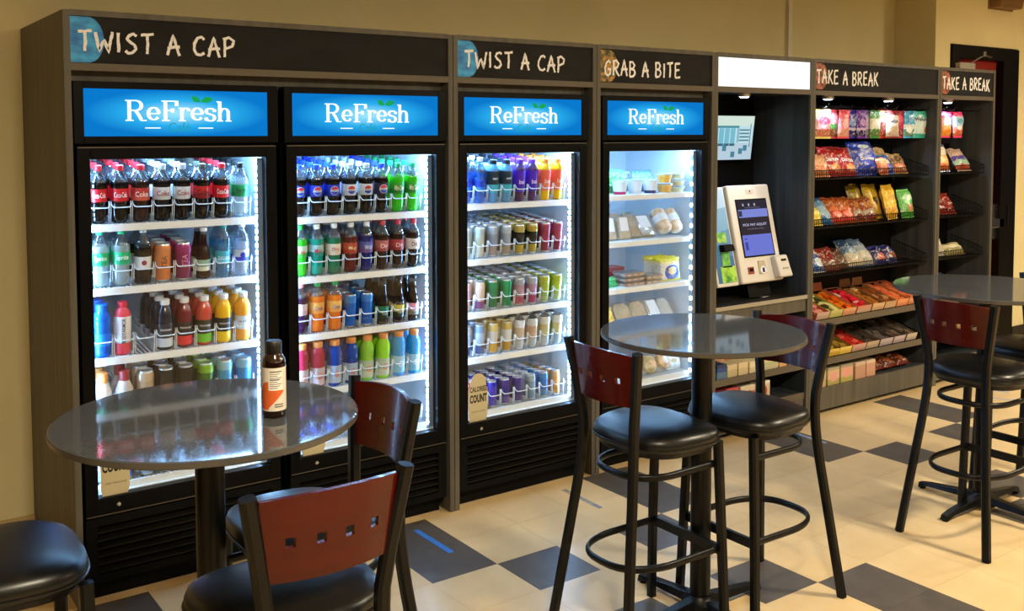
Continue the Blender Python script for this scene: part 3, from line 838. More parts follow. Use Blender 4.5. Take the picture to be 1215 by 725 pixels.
S2 = [(B('soda', '#2cbc24', '#c8dcc8', '#38a83c', '#28a838'), 'bright green citrus soda bottle', 'Dew', '#b83030'), (B('soda', '#0c8c78', '#9cc4c8', '#0e8c80', '#e6eef0'), 'teal soda bottle', 'Mist', '#b02838'),
      (B('soda', '#0a6c48', '#e4dccc', '#d8ccb8', '#e6eef0'), 'dark green ginger ale bottle', 'Dry', '#b02828'), (B('soda', '#5a140c', '#b4482c', '#a03820', '#e6eef0'), 'reddish brown soda bottle', 'Mug', '#f0dcb0'),
      (B('soda', '#10186c', '#4a58b0', '#6c4c8c', '#dfe8f0'), 'dark blue soda bottle', 'Wild', '#e0e4f4'), (B('soda', '#2a0c0a', '#b06468', '#a0484c', '#c85048'), 'maroon-label soda bottle', 'Dr', '#f4dcdc'),
      (B('soda', '#1c0a0a', '#a83c4c', '#8c2434', '#c84050'), 'maroon-label soda bottle', 'Dr', '#f4dcdc'), (B('soda', '#1a0c0c', '#dcdce0', '#d2d4d8', '#c83c4c'), 'white-label soda bottle', 'Diet', '#6c2834')]
for l, (P, d, tx, tc) in enumerate(S2): stock('c2', 1, l, 3, 'soda_bottle', P, d, .076, tx, tc, r=.0352, tz=.112, tw=.036, th=.02)
S3 = [(B('soda', '#2a0c2c', '#d8c4d0', '#c8a8bc', '#d8788c'), 'pink-capped grape soda bottle', 'soda_bottle'), (B('soda', '#d86c1c', '#e8a850', '#e89838', '#1c9c48'), 'green-capped orange soda bottle', 'soda_bottle'), (B('soda', '#d8701c', '#ecb858', '#e8a040', '#1c9c48'), 'green-capped orange soda bottle', 'soda_bottle')]
for l, (P, d, n) in enumerate(S3): stock('c2', 2, l, 3, n, P, d, .076, 'Crush' if l else None, '#243c9c', r=.0352, tz=.112, tw=.036, th=.018)
for l in (3, 4): stock('c2', 2, l, 4, 'sleek_can', K('sleek_can', '#1c62c4', '#3c86dc', '#1858b8', '#2c4c7c'), 'bright blue sleek can', .064)
for l, lab, lo, cp in ((5, '#1c7450', '#16301c', '#101410'), (6, '#c8b848', '#20301c', '#101410'), (7, '#d88894', '#6c6c68', '#101410')):
    stock('c2', 2, l, 3, 'tea_bottle', B('tea', '#1a1008', lab, lo, cp), 'long-necked dark tea bottle', .070, 'TEA', '#d8dccc', r=.0331, tz=.052, tw=.03, th=.012)
for l, liq, l1, l2, d in ((0, '#a01838', '#b8a8b0', '#c4b4bc', 'red sports drink bottle'), (1, '#981434', '#b8a8b0', '#c4b4bc', 'red sports drink bottle'), (2, '#0c3c9c', '#9cb0cc', '#a8bcd4', 'deep blue sports drink bottle'), (3, '#0c3890', '#9cb0cc', '#a8bcd4', 'deep blue sports drink bottle'),
                         (4, '#7cc034', '#a8bca8', '#b8c8b8', 'lime green sports drink bottle'), (5, '#88d020', '#a8bca8', '#b8c8b8', 'lime green sports drink bottle'), (6, '#1c94e4', '#98ccec', '#7cc0ec', 'sky blue sports drink bottle'), (7, '#1c94e4', '#98ccec', '#7cc0ec', 'sky blue sports drink bottle')):
    stock('c2', 3, l, 3, 'sports_drink_bottle', B('sport', liq, l1, l2, '#d88c48'), d, .077, 'G', '#e8743c' if l < 6 else '#f4fafc', r=.0362, tz=.06, tw=.022, th=.03)
# --- third cooler
for l in (0, 1): stock('c3', 0, l, 4, 'water_bottle', B('water', '#3c84d8', '#1c3cb0', '#2c78d4', '#dfe9f4', clear=True, tint='#7cb0e8'), 'white-capped blue-label water bottle', .072)
for l in (2, 3): stock('c3', 0, l, 4, 'water_bottle', B('sleeve', '#5c90b8', '#1c2c34', '#3cacb4', '#141c24'), 'black-capped teal-label water bottle', .072, 'HINT', '#e4ecf0', r=.0337, tz=.12, tw=.03, th=.010)
for l in (4, 5): stock('c3', 0, l, 4, 'juice_bottle', B('sleeve', '#4c2c54', '#4c18b0', '#3c10a8', '#6c30c0'), 'violet sleeve juice bottle', .072, 'bai', '#e8dcf8', r=.0337, tz=.10, tw=.03, th=.022)
for l in (6, 7): stock('c3', 0, l, 4, 'juice_bottle', B('sleeve', '#e0ac14', '#ec5c3c', '#ec7848', '#f09034'), 'orange sleeve juice bottle', .072, 'bai', '#fce4d0', r=.0337, tz=.10, tw=.03, th=.022)
C3 = {1: ('tall_can', 'sleek_can', 6, [('#b8bfb8', '#b8c4c4', '#c4c4b0', 'pale silver tall can'), ('#c2c8b4', '#b4c4c4', '#c8c8b4', 'pale cream tall can'), ('#8c98a8', '#a8b4c0', '#9c8c84', 'grey silver tall can'), ('#98a4b0', '#b4c0c8', '#a09488', 'grey silver tall can'),
                         ('#1c2024', '#b8a44c', '#a8983c', 'black and gold tall can'), ('#22241c', '#b8a444', '#a89838', 'black and gold tall can'), ('#a03c54', '#a44860', '#7c2034', 'dark pink tall can'), ('#b04c60', '#a85068', '#802438', 'dark pink tall can')], .064),
      2: ('tall_can', 'mid_can', 6, [('#c89cb0', '#d8b0b8', '#c8b0a8', 'pink mid-size can'), ('#dcc0a8', '#e0c8b4', '#7c4878', 'cream and plum mid-size can'), ('#0c7c4c', '#108854', '#0a6c44', 'deep green mid-size can'), ('#0c9458', '#109c60', '#0a8450', 'deep green mid-size can'),
                         ('#b08ca4', '#a8b0bc', '#a8506c', 'mauve mid-size can'), ('#b890a8', '#b0b8c4', '#a4486c', 'mauve mid-size can'), ('#a8b840', '#b4c048', '#98b070', 'lime yellow mid-size can'), ('#b4c444', '#a8bc34', '#a4b878', 'lime yellow mid-size can')], .066),
      3: ('tall_can', 'sleek_can', 4, [('#9cb4cc', '#b4c8dc', '#24487c', 'silver and navy sleek can'), ('#a8bcd4', '#7c98b4', '#2c5084', 'silver and navy sleek can'), ('#d8d4cc', '#d8c070', '#c89c38', 'white and gold sleek can'), ('#d4d8d8', '#ccb468', '#b88c2c', 'white and gold sleek can'),
                         ('#c8b8a4', '#dce4ec', '#c4ccd4', 'white and peach sleek can'), ('#d0b49c', '#dce4ec', '#c0ccd8', 'white and peach sleek can'), ('#c8c494', '#dce4e8', '#b8c8d4', 'white and lemon sleek can'), ('#ccc488', '#dce4e8', '#a8c8d8', 'white and lemon sleek can')], .064),
      4: ('energy', 'small_can', 5, [('#dc8478', '#d06858', '#e0988c', 'coral small can'), ('#dc7454', '#e08060', '#d88c7c', 'coral small can'), ('#3c30a8', '#2c24b0', '#4c3c98', 'violet small can'), ('#2c1c7c', '#382488', '#5c4c8c', 'violet small can'),
                         ('#34287c', '#2c1c84', '#4c3c7c', 'violet small can'), ('#88a4b8', '#a8bcc8', '#7c98ac', 'silver blue small can'), ('#1c74c8', '#2c84d0', '#5c8cb0', 'blue small can'), ('#e0a054', '#e4b070', '#c88c44', 'amber small can')], .062)}
for si, (nm, kind, rows, lst, pitch) in C3.items():
    for l, (a, b_, c_, d) in enumerate(lst):
        lid = '#c3cad0' if '#b8a4' not in b_ else '#c8b864'
        if si == 3 and l in (2, 3): lid = '#d8bc60'
        if si == 3 and l > 3: lid = '#2c3440'
        stock('c3', si, l, rows, {'sleek_can': 'sleek_can', 'mid_can': 'soda_can', 'small_can': 'energy_drink_can'}[kind], K(kind, a, b_, c_, lid), d, pitch)

# ------------------------------------------------------------------ packs, cups, bags
def bag_mesh(w, h, d, m, seal, seed=0, nx=10, nz=12):
    """pillow bag: crimped flat top and bottom, puffed middle; bottom edge at z = 0; returns (mesh, depth function)"""
    rnd = random.Random(seed); b = MB(); ph = [rnd.uniform(0, 6.28) for _ in range(4)]

    def dep(u, v):
        e = max(0.0, 1 - abs(u) ** 3.0) ** .55 * max(0.0, 1 - abs(v) ** 4.0) ** .6
        wr = .16 * math.sin(4 * u + ph[0]) * math.sin(3.5 * v + ph[1]) + .10 * math.sin(9 * v + 3 * u + ph[2]) * abs(u) + .10 * math.sin(7 * u + ph[3]) * abs(v) ** 2
        return d / 2 * e * (1 + wr)

    for sgn in (-1, 1):
        o = len(b.v)
        for j in range(nz + 1):
            v = -1 + 2 * j / nz
            for i in range(nx + 1):
                u = -1 + 2 * i / nx
                ww = w / 2 * (1 - .05 * (1 - v * v)) * (1 + .015 * math.sin(9 * v + ph[3]))
                b.v.append((u * ww, sgn * dep(u, v) + .004 * math.sin(3 * u + ph[1]) * (v + 1), h * .06 + (v + 1) / 2 * h * .88))
        for j in range(nz):
            for i in range(nx):
                q = o + j * (nx + 1) + i; b.f.append((q, q + 1, q + nx + 2, q + nx + 1)); b.m.append(0)
    me = b.mesh('bag', [m], True, 60); fix_normals(me)
    sm = []; n = 14
    for z0, z1 in ((0, h * .065), (h * .935, h)):
        sl = MB()
        for i in range(n + 1):
            x = -w / 2 + w * i / n; y = .0022 * (1 if i % 2 else -1) + (.008 * math.sin(3 * (2 * x / w) + ph[1]) if z0 else 0)
            sl.v += [(x, y, z0), (x, y, z1 - (.004 * abs(math.sin(5 * x / w + ph[0])) if z0 else 0))]
        for i in range(n): sl.f.append((2 * i, 2 * i + 2, 2 * i + 3, 2 * i + 1)); sl.m.append(0)
        sm.append(sl.mesh('crimped_seal', [seal]))
    return me, sm, (lambda u, v: dep(u, v) - .004 * math.sin(3 * u + ph[1]) * (v + 1))


def bag(label, x, y, z, w, h, d, stops, group, tilt=0.0, yaw=0.0, blob=None, noise=.07, seal=None, text=None, tcol='#ffffff', tz=.6, tw=.8, th=.12, seed=0, roll=0.0, name='snack_bag', rough=.30, cat='snack bag'):
    m = print_mat('bag_print', stops, noise, 4.0, rough, blob, fleck=.38)
    me, sm, dep = bag_mesh(w, h, d, m, mat('bag_seal', seal or stops[-1][1], .3), seed)
    o = link(name, me, None, (x, y, z), (R(-tilt), R(roll), R(yaw))); tag(o, label, cat, group)
    for q in sm: link('crimped_seal', q, o)
    if text:
        f = lambda u, v: (u, -dep(max(-1, min(1, u / (w / 2))), max(-1, min(1, ((tz * h + v) - h * .06) / (h * .44) - 1))) - .0028, tz * h + v)
        link('lettering', text_mesh('lettering', text, tw * w, th * h, f, mat('bag_ink', tcol, .4), .015), o)
    return o


def cup(label, x, y, z, h, r0, r1, stops, lidc, group, noise=.05, name='yogurt_cup'):
    m = print_mat('cup_print', stops, noise, 6, .3)
    o = obj(name, MB().lathe([(0, r0), (.003, r0), (h - .006, r1), (h - .004, r1 * 1.06), (h - .001, r1 * 1.06)], 18), m, None, True, (x, y, z))
    tag(o, label, 'cup', group)
    l = MB().lathe([(h - .001, r1 * 1.08), (h + .006, r1 * 1.08), (h + .009, r1 * .9)], 18)
    obj('lid', l, clear_mat('clear_lid', '#f0f6f8', '#dfe9ee', .35, .12), o, True)
    return o


def carton(label, x, y, z, w, d, h, stops, group, yaw=0, tilt=0, blob=None, name='snack_carton', cat='box', top=None, noise=.05):
    m = print_mat('carton_print', stops, noise, 5, .4, blob)
    o = obj(name, MB().box(-w / 2, w / 2, -d / 2, d / 2, 0, h), m, None, False, (x, y, z), (R(-tilt), 0, R(yaw)), bevel=.003)
    tag(o, label, cat, group)
    obj('end_flap', MB().box(-w / 2 + .004, w / 2 - .004, -d / 2 - .001, -d / 2, h * .86, h - .004), mat('flap', top or stops[-1][1], .4), o)
    return o


X4 = COOL['c4']; Z4 = SHELVES['c4']
M_film = clear_mat('clear_film', '#f2f6f8', '#e6eef2', .12, .22, .12)


def tray_pack(label, x, y, z, w, d, h, fill, group, seed=0, name='snack_tray'):
    o = obj(name, MB().hexa([(-w * .44, -d * .44, 0), (w * .44, -d * .44, 0), (w * .44, d * .44, 0), (-w * .44, d * .44, 0)],
                            [(-w / 2, -d / 2, h * .6), (w / 2, -d / 2, h * .6), (w / 2, d / 2, h * .6), (-w / 2, d / 2, h * .6)]), noise_mat('tray_food', fill[0], fill[1], (60, 60, 60), .5), None, False, (x, y, z), bevel=.002)
    tag(o, label, 'tray', group)
    obj('clear_lid', MB().hexa([(-w / 2, -d / 2, h * .6), (w / 2, -d / 2, h * .6), (w / 2, d / 2, h * .6), (-w / 2, d / 2, h * .6)],
                               [(-w * .46, -d * .46, h), (w * .46, -d * .46, h), (w * .46, d * .46, h), (-w * .46, d * .46, h)]), M_film, o)
    return o


def sandwich(label, x, y, z, w, h, d, bread, fill, group, tilt=20, yaw=0, paper=None, name='sandwich_pack'):
    """half sandwich in a clear wedge: two bread slices, a filling between, film round it"""
    t = thing(name, label, 'sandwich', (x, y, z), 0, group); t.rotation_euler = (R(-tilt), 0, R(yaw))
    pts = [(-w / 2, 0), (w / 2, 0), (w / 2, h * .82), (w * .3, h), (-w * .3, h), (-w / 2, h * .82)]
    obj('bread', MB().prism(pts, -d / 2, -d * .12), bread, t, bevel=.004)
    obj('bread', MB().prism(pts, d * .12, d / 2), bread, t, bevel=.004)
    obj('filling', MB().box(-w * .48, w * .48, -d * .12, d * .12, .004, h * .88), fill, t)
    e = .004
    obj('film', MB().box(-w / 2 - e, w / 2 + e, -d / 2 - e, d / 2 + e, -.0, h + e), M_film, t)
    if paper: obj('paper_label', MB().box(-w * .36, w * .36, -d / 2 - e - .0015, -d / 2 - e - .0005, h * .35, h * .95), paper, t)
    return t


def roll_up(label, x, y, z, r, L, mm, group, yaw=0, tilt=50, ends=None, lean=None):
    """rolled sandwich in film, one rounded end towards the door"""
    t = thing('wrap_roll', label, 'sandwich', (x, y, z + r), 0, group); t.rotation_euler = (R(90 - tilt), 0, R(yaw))
    if lean is not None: t.rotation_euler = (R(-lean), 0, R(yaw)); t.location.z = z + L * .5 * math.cos(R(lean)) + r * .5
    prof = [(0, r * .55), (.008, r * .82), (.022, r * .98), (L * .5, r * 1.02), (L - .02, r * .95), (L - .006, r * .6)]
    prof = [(z_ - L * .5, q) for z_, q in prof]
    ob = obj('tortilla', MB().lathe(prof, 16), mm, t, True)
    obj('cut_end', MB().lathe([(L * .5 - .0075, r * .52), (L * .5 - .003, r * .40)], 12), ends or mm, ob, True)
    obj('paper_band', MB().lathe([(-L * .12, r * 1.04), (L * .16, r * 1.04)], 16, cap=False), mat('paper_band', '#e4e9ec', .6), ob, True)
    return t


G = 'packs on the top shelf of the food cooler'
for i, (lx, low, d) in enumerate(((.238, '#b01840', 'white yogurt cup with red berry bottom, leftmost on food cooler top shelf'), (.350, '#d4d8dc', 'white yogurt cup, second from left on food cooler top shelf'), (.465, '#2c2450', 'white yogurt cup with dark berry bottom, third on food cooler top shelf'))):
    cup(d, X4 + lx, .125, Z4[0] + .001, .072, .033, .043, [(0, low), (.22, '#dfe4e6'), (.95, '#eef2f4')], '#fff', G)
for i, (lx, zz, d) in enumerate(((.576, 0, 'orange fruit cup, lower of its stack on food cooler top shelf'), (.576, .056, 'orange fruit cup, upper of its stack on food cooler top shelf'))):
    cup(d, X4 + lx, .125, Z4[0] + .001 + zz, .046, .034, .043, [(0, '#e0a23c'), (.7, '#e8b860')], '#fff', G, name='fruit_cup')
for i, dn in enumerate(('lowest', 'middle', 'topmost')):
    cup('pale yellow fruit cup, %s in the rightmost stack of food cooler top shelf' % dn, X4 + .676, .125, Z4[0] + .001 + i * .038, .029, .036, .042, [(0, '#d8d49c'), (.6, '#dfe2c4')], '#fff', G, name='fruit_cup')
bag('green salad bag behind the leftmost yogurt cup', X4 + .275, .22, Z4[0] + .002, .16, .135, .07, [(0, '#2c8c3c'), (.4, '#3cae48'), (.8, '#58a060')], G, 8, blob=None, seed=2, name='salad_bag', cat='bag')
bag('blue snack bag behind the third yogurt cup', X4 + .52, .24, Z4[0] + .002, .15, .125, .06, [(0, '#3c64a8'), (.5, '#5c8cc4'), (.85, '#3c6cae')], G, 8, seed=3, name='salad_bag', cat='bag')
bag('dull grey bag between the green and blue bags', X4 + .40, .29, Z4[0] + .002, .14, .12, .05, [(0, '#68788a'), (.5, '#8498a4')], G, 8, seed=4, name='salad_bag', cat='bag')
G = 'sandwiches on the second shelf of the food cooler'
br = noise_mat('white_bread', '#cbb491', '#e2cfae', (50, 50, 50), .8); brd = noise_mat('brown_bread', '#a8875c', '#c4a67a', (50, 50, 50), .8)
ham = noise_mat('ham_filling', '#c88878', '#e4d4b0', (90, 90, 90), .6); egg = noise_mat('egg_filling', '#d8b860', '#ece4c8', (90, 90, 90), .6)
wl = mat('white_paper', '#dfe6ea', .6)
for lx, y, w_, h_, d_, b1, f1, pl, tl, lab in ((.175, .14, .075, .125, .05, br, egg, wl, 14, 'sandwich with white label, leftmost on food cooler second shelf'), (.275, .14, .080, .125, .05, br, ham, wl, 14, 'sandwich with white label, second on food cooler second shelf'),
                                        (.365, .15, .085, .13, .05, brd, ham, None, 32, 'plain film-wrapped sandwich third on food cooler second shelf'), (.475, .16, .11, .13, .055, br, ham, wl, 38, 'wide film-wrapped sandwich mid food cooler second shelf'),
                                        (.34, .27, .085, .13, .05, brd, egg, None, 20, 'brown sandwich standing behind the third one on second shelf'), (.46, .29, .085, .13, .05, brd, egg, None, 20, 'brown sandwich standing behind the wide one on second shelf')):
    sandwich(lab, X4 + lx, y, Z4[1] + .002, w_, h_, d_, b1, f1, G, tl, 0, pl)
tort = noise_mat('tortilla_print', '#c49a70', '#e6d2b4', (26, 26, 26), .6, contrast=(.35, .6))
roll_up('long bread roll in film, left of the pair on second shelf', X4 + .590, .17, Z4[1] + .005, .046, .155, tort, G, 0, 40, lean=38)
roll_up('long bread roll in film, rightmost on second shelf', X4 + .682, .17, Z4[1] + .005, .042, .155, tort, G, 0, 40, lean=38)
G = 'packs on the third shelf of the food cooler'
bag('small bright green pouch at left of food cooler third shelf', X4 + .165, .12, Z4[2] + .002, .12, .06, .05, [(0, '#28b46c'), (.6, '#48c880')], G, 20, seed=6, name='dip_pouch', cat='bag')
for k in range(3): tray_pack('snack tray with meat and cheese, %s of three stacked' % ('lowest', 'middle', 'topmost')[k], X4 + .320, .14, Z4[2] + .001 + k * .026, .15, .11, .025, ('#a87868', '#d8c4b4'), G)
for k in range(2): tray_pack('snack tray with nuts and cheese, %s of two stacked' % ('lower', 'upper')[k], X4 + .468, .14, Z4[2] + .001 + k * .026, .13, .11, .025, ('#a4805c', '#d8ccb8'), G)
for k in range(2): carton('dark red snack box at the back of food cooler third shelf, %s' % ('left', 'right')[k], X4 + .20 + k * .13, .30, Z4[2] + .001, .12, .10, .085, [(0, '#702c3c'), (.7, '#8c3c4c')], G)
for k in range(5):
    o = bag('yellow and white cheese pack, %s from the front of its row' % ORD[k], X4 + .622, .115 + k * .034, Z4[2] + .002, .155, .135, .03, [(0, '#e4e6e2'), (.72, '#e8e0a8'), (.84, '#d8d428')], G, 3,
            blob=[(.5, .34, .34, .36, '#2450b0'), (.5, .42, .20, .2, '#e8d8a0')], noise=.02, seed=20 + k, name='cheese_pack', cat='snack pack')
G = 'packs on the fourth shelf of the food cooler'
bag('yellow wrapper at left of food cooler fourth shelf', X4 + .175, .14, Z4[3] + .002, .14, .15, .06, [(0, '#d8b838'), (.5, '#e8d058')], G, 30, seed=30, name='wrapper_pack', cat='snack pack')
for lx, lab, f1, yw in ((.315, 'ham sandwich in film, left on food cooler fourth shelf', ham, -8), (.430, 'pink ham sandwich in film, middle of food cooler fourth shelf', noise_mat('pink_ham', '#d87c6c', '#e8c0b0', (70, 70, 70), .5), -10), (.555, 'white-labelled sandwich in film on food cooler fourth shelf', egg, 4), (.650, 'sandwich in film, rightmost on food cooler fourth shelf', ham, 10)):
    sandwich(lab, X4 + lx, .16, Z4[3] + .002, .105, .15, .055, br, f1, G, 34, yw, wl if lx == .555 else None)
G = 'wraps on the bottom shelf of the food cooler'
roll_up('meat wrap roll at left of food cooler bottom shelf', X4 + .33, .15, Z4[4] + .004, .05, .13, tort, G, -6, 30, ham)
roll_up('meat wrap roll with pink cut end on food cooler bottom shelf', X4 + .445, .14, Z4[4] + .004, .052, .13, noise_mat('spinach_tortilla', '#a89c6c', '#e0d4b0', (22, 22, 22), .6), G, 6, 18, ham)
roll_up('wrap roll with white label on food cooler bottom shelf', X4 + .56, .15, Z4[4] + .004, .048, .13, tort, G, 10, 30, wl)
bag('crumpled white sandwich bag at right of food cooler bottom shelf', X4 + .675, .14, Z4[4] + .004, .12, .095, .05, [(0, '#cfd0c4'), (.4, '#d8d2bc'), (.7, '#e4e4dc')], G, 16, blob=[(.45, .5, .2, .16, '#a89468')], seed=41, name='sandwich_bag', cat='bag')

# ------------------------------------------------------------------ kiosk cabinet
KX = 4.247; KW = .873; S = .024
M_puck = emis_mat('downlight_lens', '#dce8ff', 22.0)


def puck(parent, x, y, z):
    p = obj('downlight', MB().lathe([(0, .034), (.010, .038), (.030, .038)], 18), mat('downlight_rim', '#b8b8b8', .3, .6), parent, True, (x, y, z - .030))
    obj('lens', MB().lathe([(-.003, .026), (.0, .028)], 16), M_puck, p, True)
    l = bpy.data.lights.new('downlight_beam', 'SPOT'); l.energy = 20; l.color = (.70, .83, 1.0); l.spot_size = R(125); l.spot_blend = .7; l.shadow_soft_size = .03
    o = bpy.data.objects.new('downlight_beam', l); C.objects.link(o); o.parent = p; o.location = (0, 0, -.012)
    return p


kc, kh = surround('kiosk_cabinet', 'dark cabinet with white lit header holding the payment kiosk', KX, KX + KW, 'light', '', 0, 1, 'plain')
obj('lit_sign', MB().box(S + .004, KW - S - .004, -.0065, -.004, 2.070, 2.236), emis_mat('backlit_white_panel', '#fff8f2', 1.25), kh)
for xx in (S, KW - S - .004): obj('inner_lining', MB().box(xx, xx + .004, .0, .43, .0, 2.036), M_lam_d, kc)
obj('back_panel', MB().box(S, KW - S, .43, .45, .0, 2.24), M_blackm, kc)
obj('ceiling_panel', MB().box(S, KW - S, .02, .43, 2.046, 2.06), M_lam_d, kc)
ct = obj('counter', MB().box(S, KW - S, -.008, .43, .768, .792), noise_mat('dark_counter', '#1c1a19', '#2a2826', (30, 30, 30), .35), kc)
obj('counter_edge', MB().box(S, KW - S, -.011, -.008, .768, .792), mat('pale_edge', '#a29a8a', .45), ct)
obj('apron', MB().box(S, KW - S, .0, .02, .690, .768), M_lam, kc)
for z in (.355, .165):
    sf = obj('shelf', MB().box(S, KW - S, .012, .43, z - .018, z), M_lam_d, kc)
    obj('front_lip', MB().box(S, KW - S, .0, .012, z - .034, z + .006), M_edge, sf)
obj('base_panel', MB().box(S, KW - S, .006, .024, .03, .131), M_lam, kc)
obj('toe_kick', MB().box(S, KW - S, .05, .07, .0, .03), M_blackm, kc)
puck(kc, .335, .07, 2.046)
# monitor on the back panel
mo = thing('monitor', 'wall monitor showing a bright camera view above the payment kiosk', 'monitor', (4.745, .368, 1.775))
mo.rotation_euler = (R(7), 0, 0)
obj('housing', MB().box(-.255, .243, -.02, .015, -.148, .146), M_blackm, mo, bevel=.003)
obj('bracket', MB().box(-.06, .06, .015, .062, -.06, .06), M_blackm, mo)
scr = obj('screen', MB().box(-.247, .236, -.0215, -.02, -.140, .138), emis_mat('screen_pale', '#bfe0ea', 1.0), mo)


def scr_bit(x0, x1, z0, z1, c, e=.9, y=-.0222): obj('screen_image', MB().box(x0, x1, y, y + .0004, z0, z1), emis_mat('screen_bit', c, e), scr)


scr_bit(-.247, .236, .075, .138, '#dcf0e4'); scr_bit(-.247, .236, -.140, -.035, '#c0d8e8'); scr_bit(-.247, .10, .062, .076, '#4f97a8', y=-.0226)
for i in range(6): scr_bit(-.235 + i * .052, -.192 + i * .052, -.035, .060, '#7fc4d8', y=-.0226); scr_bit(-.237 + i * .052, -.190 + i * .052, -.052, -.036, '#3d6f80', y=-.0226)
scr_bit(.085, .105, -.03, .06, '#8cc0d0', y=-.0226)
for i in range(4): scr_bit(.108, .20, -.022 + i * .022, -.012 + i * .022, '#5f8c98', y=-.0226)
scr_bit(.205, .212, -.06, .09, '#6c7f86', y=-.0226)
for i, (a, c) in enumerate(((-.20, -.09), (-.10, -.075), (-.02, -.06), (.06, -.10), (.13, -.08), (.17, -.06))): scr_bit(a - .018, a + .018, c - .024, c + .012, '#4f8aa0', y=-.0226)
# self-checkout kiosk
ks = thing('payment_kiosk', 'white self-checkout kiosk with touch screen and card reader on counter', 'kiosk', (4.765, .055, .895))
ks.rotation_euler = (R(-13.5), 0, 0)
M_kw = mat('kiosk_white', '#d9d5cf', .38)
obj('housing', MB().box(-.19, .19, 0, .075, 0, .605), M_kw, ks, bevel=.012)
obj('support_foot', MB().box(-.10, .10, .05, .12, -.085, .10), M_blackm, ks)
sc = obj('touch_screen', MB().box(-.140, .142, -.004, .0, .155, .515), M_blackm, ks, bevel=.002)


def ks_bit(x0, x1, z0, z1, c, e=.8, y=-.0048, n='screen_image'): obj(n, MB().box(x0, x1, y, y + .0006, z0, z1), emis_mat('kiosk_print', c, e), sc)


ks_bit(-.130, .132, .165, .292, '#7c86e8'); ks_bit(-.130, .132, .292, .400, '#41393f', .7); ks_bit(-.130, .132, .400, .450, '#8c98ec'); ks_bit(-.130, .132, .450, .506, '#3c3844', .7)
ks_bit(-.128, -.100, .408, .442, '#4c4458', .7, -.0052); ks_bit(-.115, -.09, .20, .25, '#4a52b8', .8, -.0052); ks_bit(-.115, -.09, .265, .272, '#4a52b8', .8, -.0052)
for i in range(3): ks_bit(-.085 + i * .052, -.073 + i * .052, .470, .486, '#c8c4dc', .8, -.0052)
flat_text('lettering', 'PICK PAY ADJUST', .0, -.0053, .352, .215, .020, emis_mat('kiosk_text', '#cfcaf0', .9), sc, .012)
flat_text('lettering', 'SCAN YOUR ITEMS TO BEGIN', .0, -.0053, .328, .15, .007, emis_mat('kiosk_text', '#a8a0c0', .7), sc)
flat_text('lettering', 'WELCOME TO THE MARKET', .0, -.0053, .460, .14, .006, emis_mat('kiosk_text', '#a8a0c0', .7), sc)
obj('camera', MB().box(-.028, .036, -.003, .0, .550, .574).lathe([(0, .004), (.002, .004)], 10, c=(0, 0, 0)), mat('camera_plate', '#c4c0bc', .4), ks)
obj('camera_lens', MB().lathe([(0, .0055), (.002, .0045)], 12), M_blackm, ks, False, (.004, -.0025, .562), (R(90), 0, 0))
obj('coin_reader', MB().box(-.128, -.075, -.006, 0, .055, .098), mat('reader_red', '#8c3c34', .4), ks, bevel=.003)
obj('reader_slot', MB().box(-.118, -.085, -.008, -.006, .070, .090), M_blackm, ks)
fp = obj('finger_pad', MB().box(-.030, .030, -.008, 0, .050, .130), mat('pad_beige', '#b4a890', .45), ks, bevel=.003)
obj('pad_window', MB().lathe([(0, .026), (.003, .024)], 18), mat('pad_white', '#f0f2f6', .3), fp, True, (.004, -.006, .072), (R(90), 0, 0))
obj('pad_sensor', MB().box(-.006, .013, -.0115, -.009, .058, .086), mat('pad_blue', '#16206c', .3), fp)
term = obj('card_terminal', MB().hexa([(.098, -.055, .012), (.215, -.055, .012), (.215, -.002, .012), (.098, -.002, .012)], [(.090, -.040, .150), (.205, -.040, .150), (.205, -.002, .150), (.090, -.002, .150)]), mat('terminal_grey', '#c4c0ba', .4), ks, bevel=.010)
obj('terminal_slot', MB().box(.135, .180, -.0475, -.044, .112, .124), M_blackm, term)
for i in range(3): obj('key', MB().box(.135 + i * .018, .147 + i * .018, -.0535, -.050, .062, .070), mat('key_grey', '#9a968e', .4), term)
lu = obj('scan_unit', MB().box(-.385, -.202, .018, .085, -.002, .600), M_kw, ks, bevel=.008)
obj('blue_panel', MB().box(-.372, -.214, .0165, .018, .020, .585), print_mat('blue_panel_print', [(0, '#2c6ca8'), (.30, '#4c88c0'), (.55, '#6ca4d4'), (.8, '#9cc4e8')], .12, 1.2, .35), lu)
obj('green_art', MB().box(-.340, -.216, .0155, .0165, .022, .118), noise_mat('leaf_art', '#2c8c28', '#a8e048', (22, 22, 22), .4, contrast=(.35, .6)), lu)
obj('green_art', MB().box(-.318, -.250, .0150, .0165, .118, .215), noise_mat('leaf_art_small', '#3c9c5c', '#8cd838', (26, 26, 26), .4, contrast=(.35, .6)), lu)
obj('green_art', MB().box(-.330, -.252, .0150, .0165, .262, .322), noise_mat('leaf_art_top', '#48a83c', '#b4e060', (26, 26, 26), .4, contrast=(.35, .6)), lu)
obj('scanner_head', MB().hexa([(-.325, -.030, .205), (-.236, -.030, .205), (-.236, .016, .205), (-.325, .016, .205)], [(-.325, -.022, .245), (-.236, -.022, .245), (-.236, .016, .250), (-.325, .016, .250)]), M_blackm, lu, bevel=.005)
obj('cash_slot', MB().box(-.318, -.240, .0135, .0165, .112, .120), M_blackm, lu)
tk = tag(obj('paper_card', MB().box(-.032, .032, -.018, .018, 0, .0008), print_mat('card_print', [(0, '#e0d4d0'), (.5, '#c88c80')], .2, 8, .5, coords='Object'), None, False, (4.815, .10, .7925), (0, 0, R(12))), 'small white and red card lying on the counter below the kiosk', 'card')

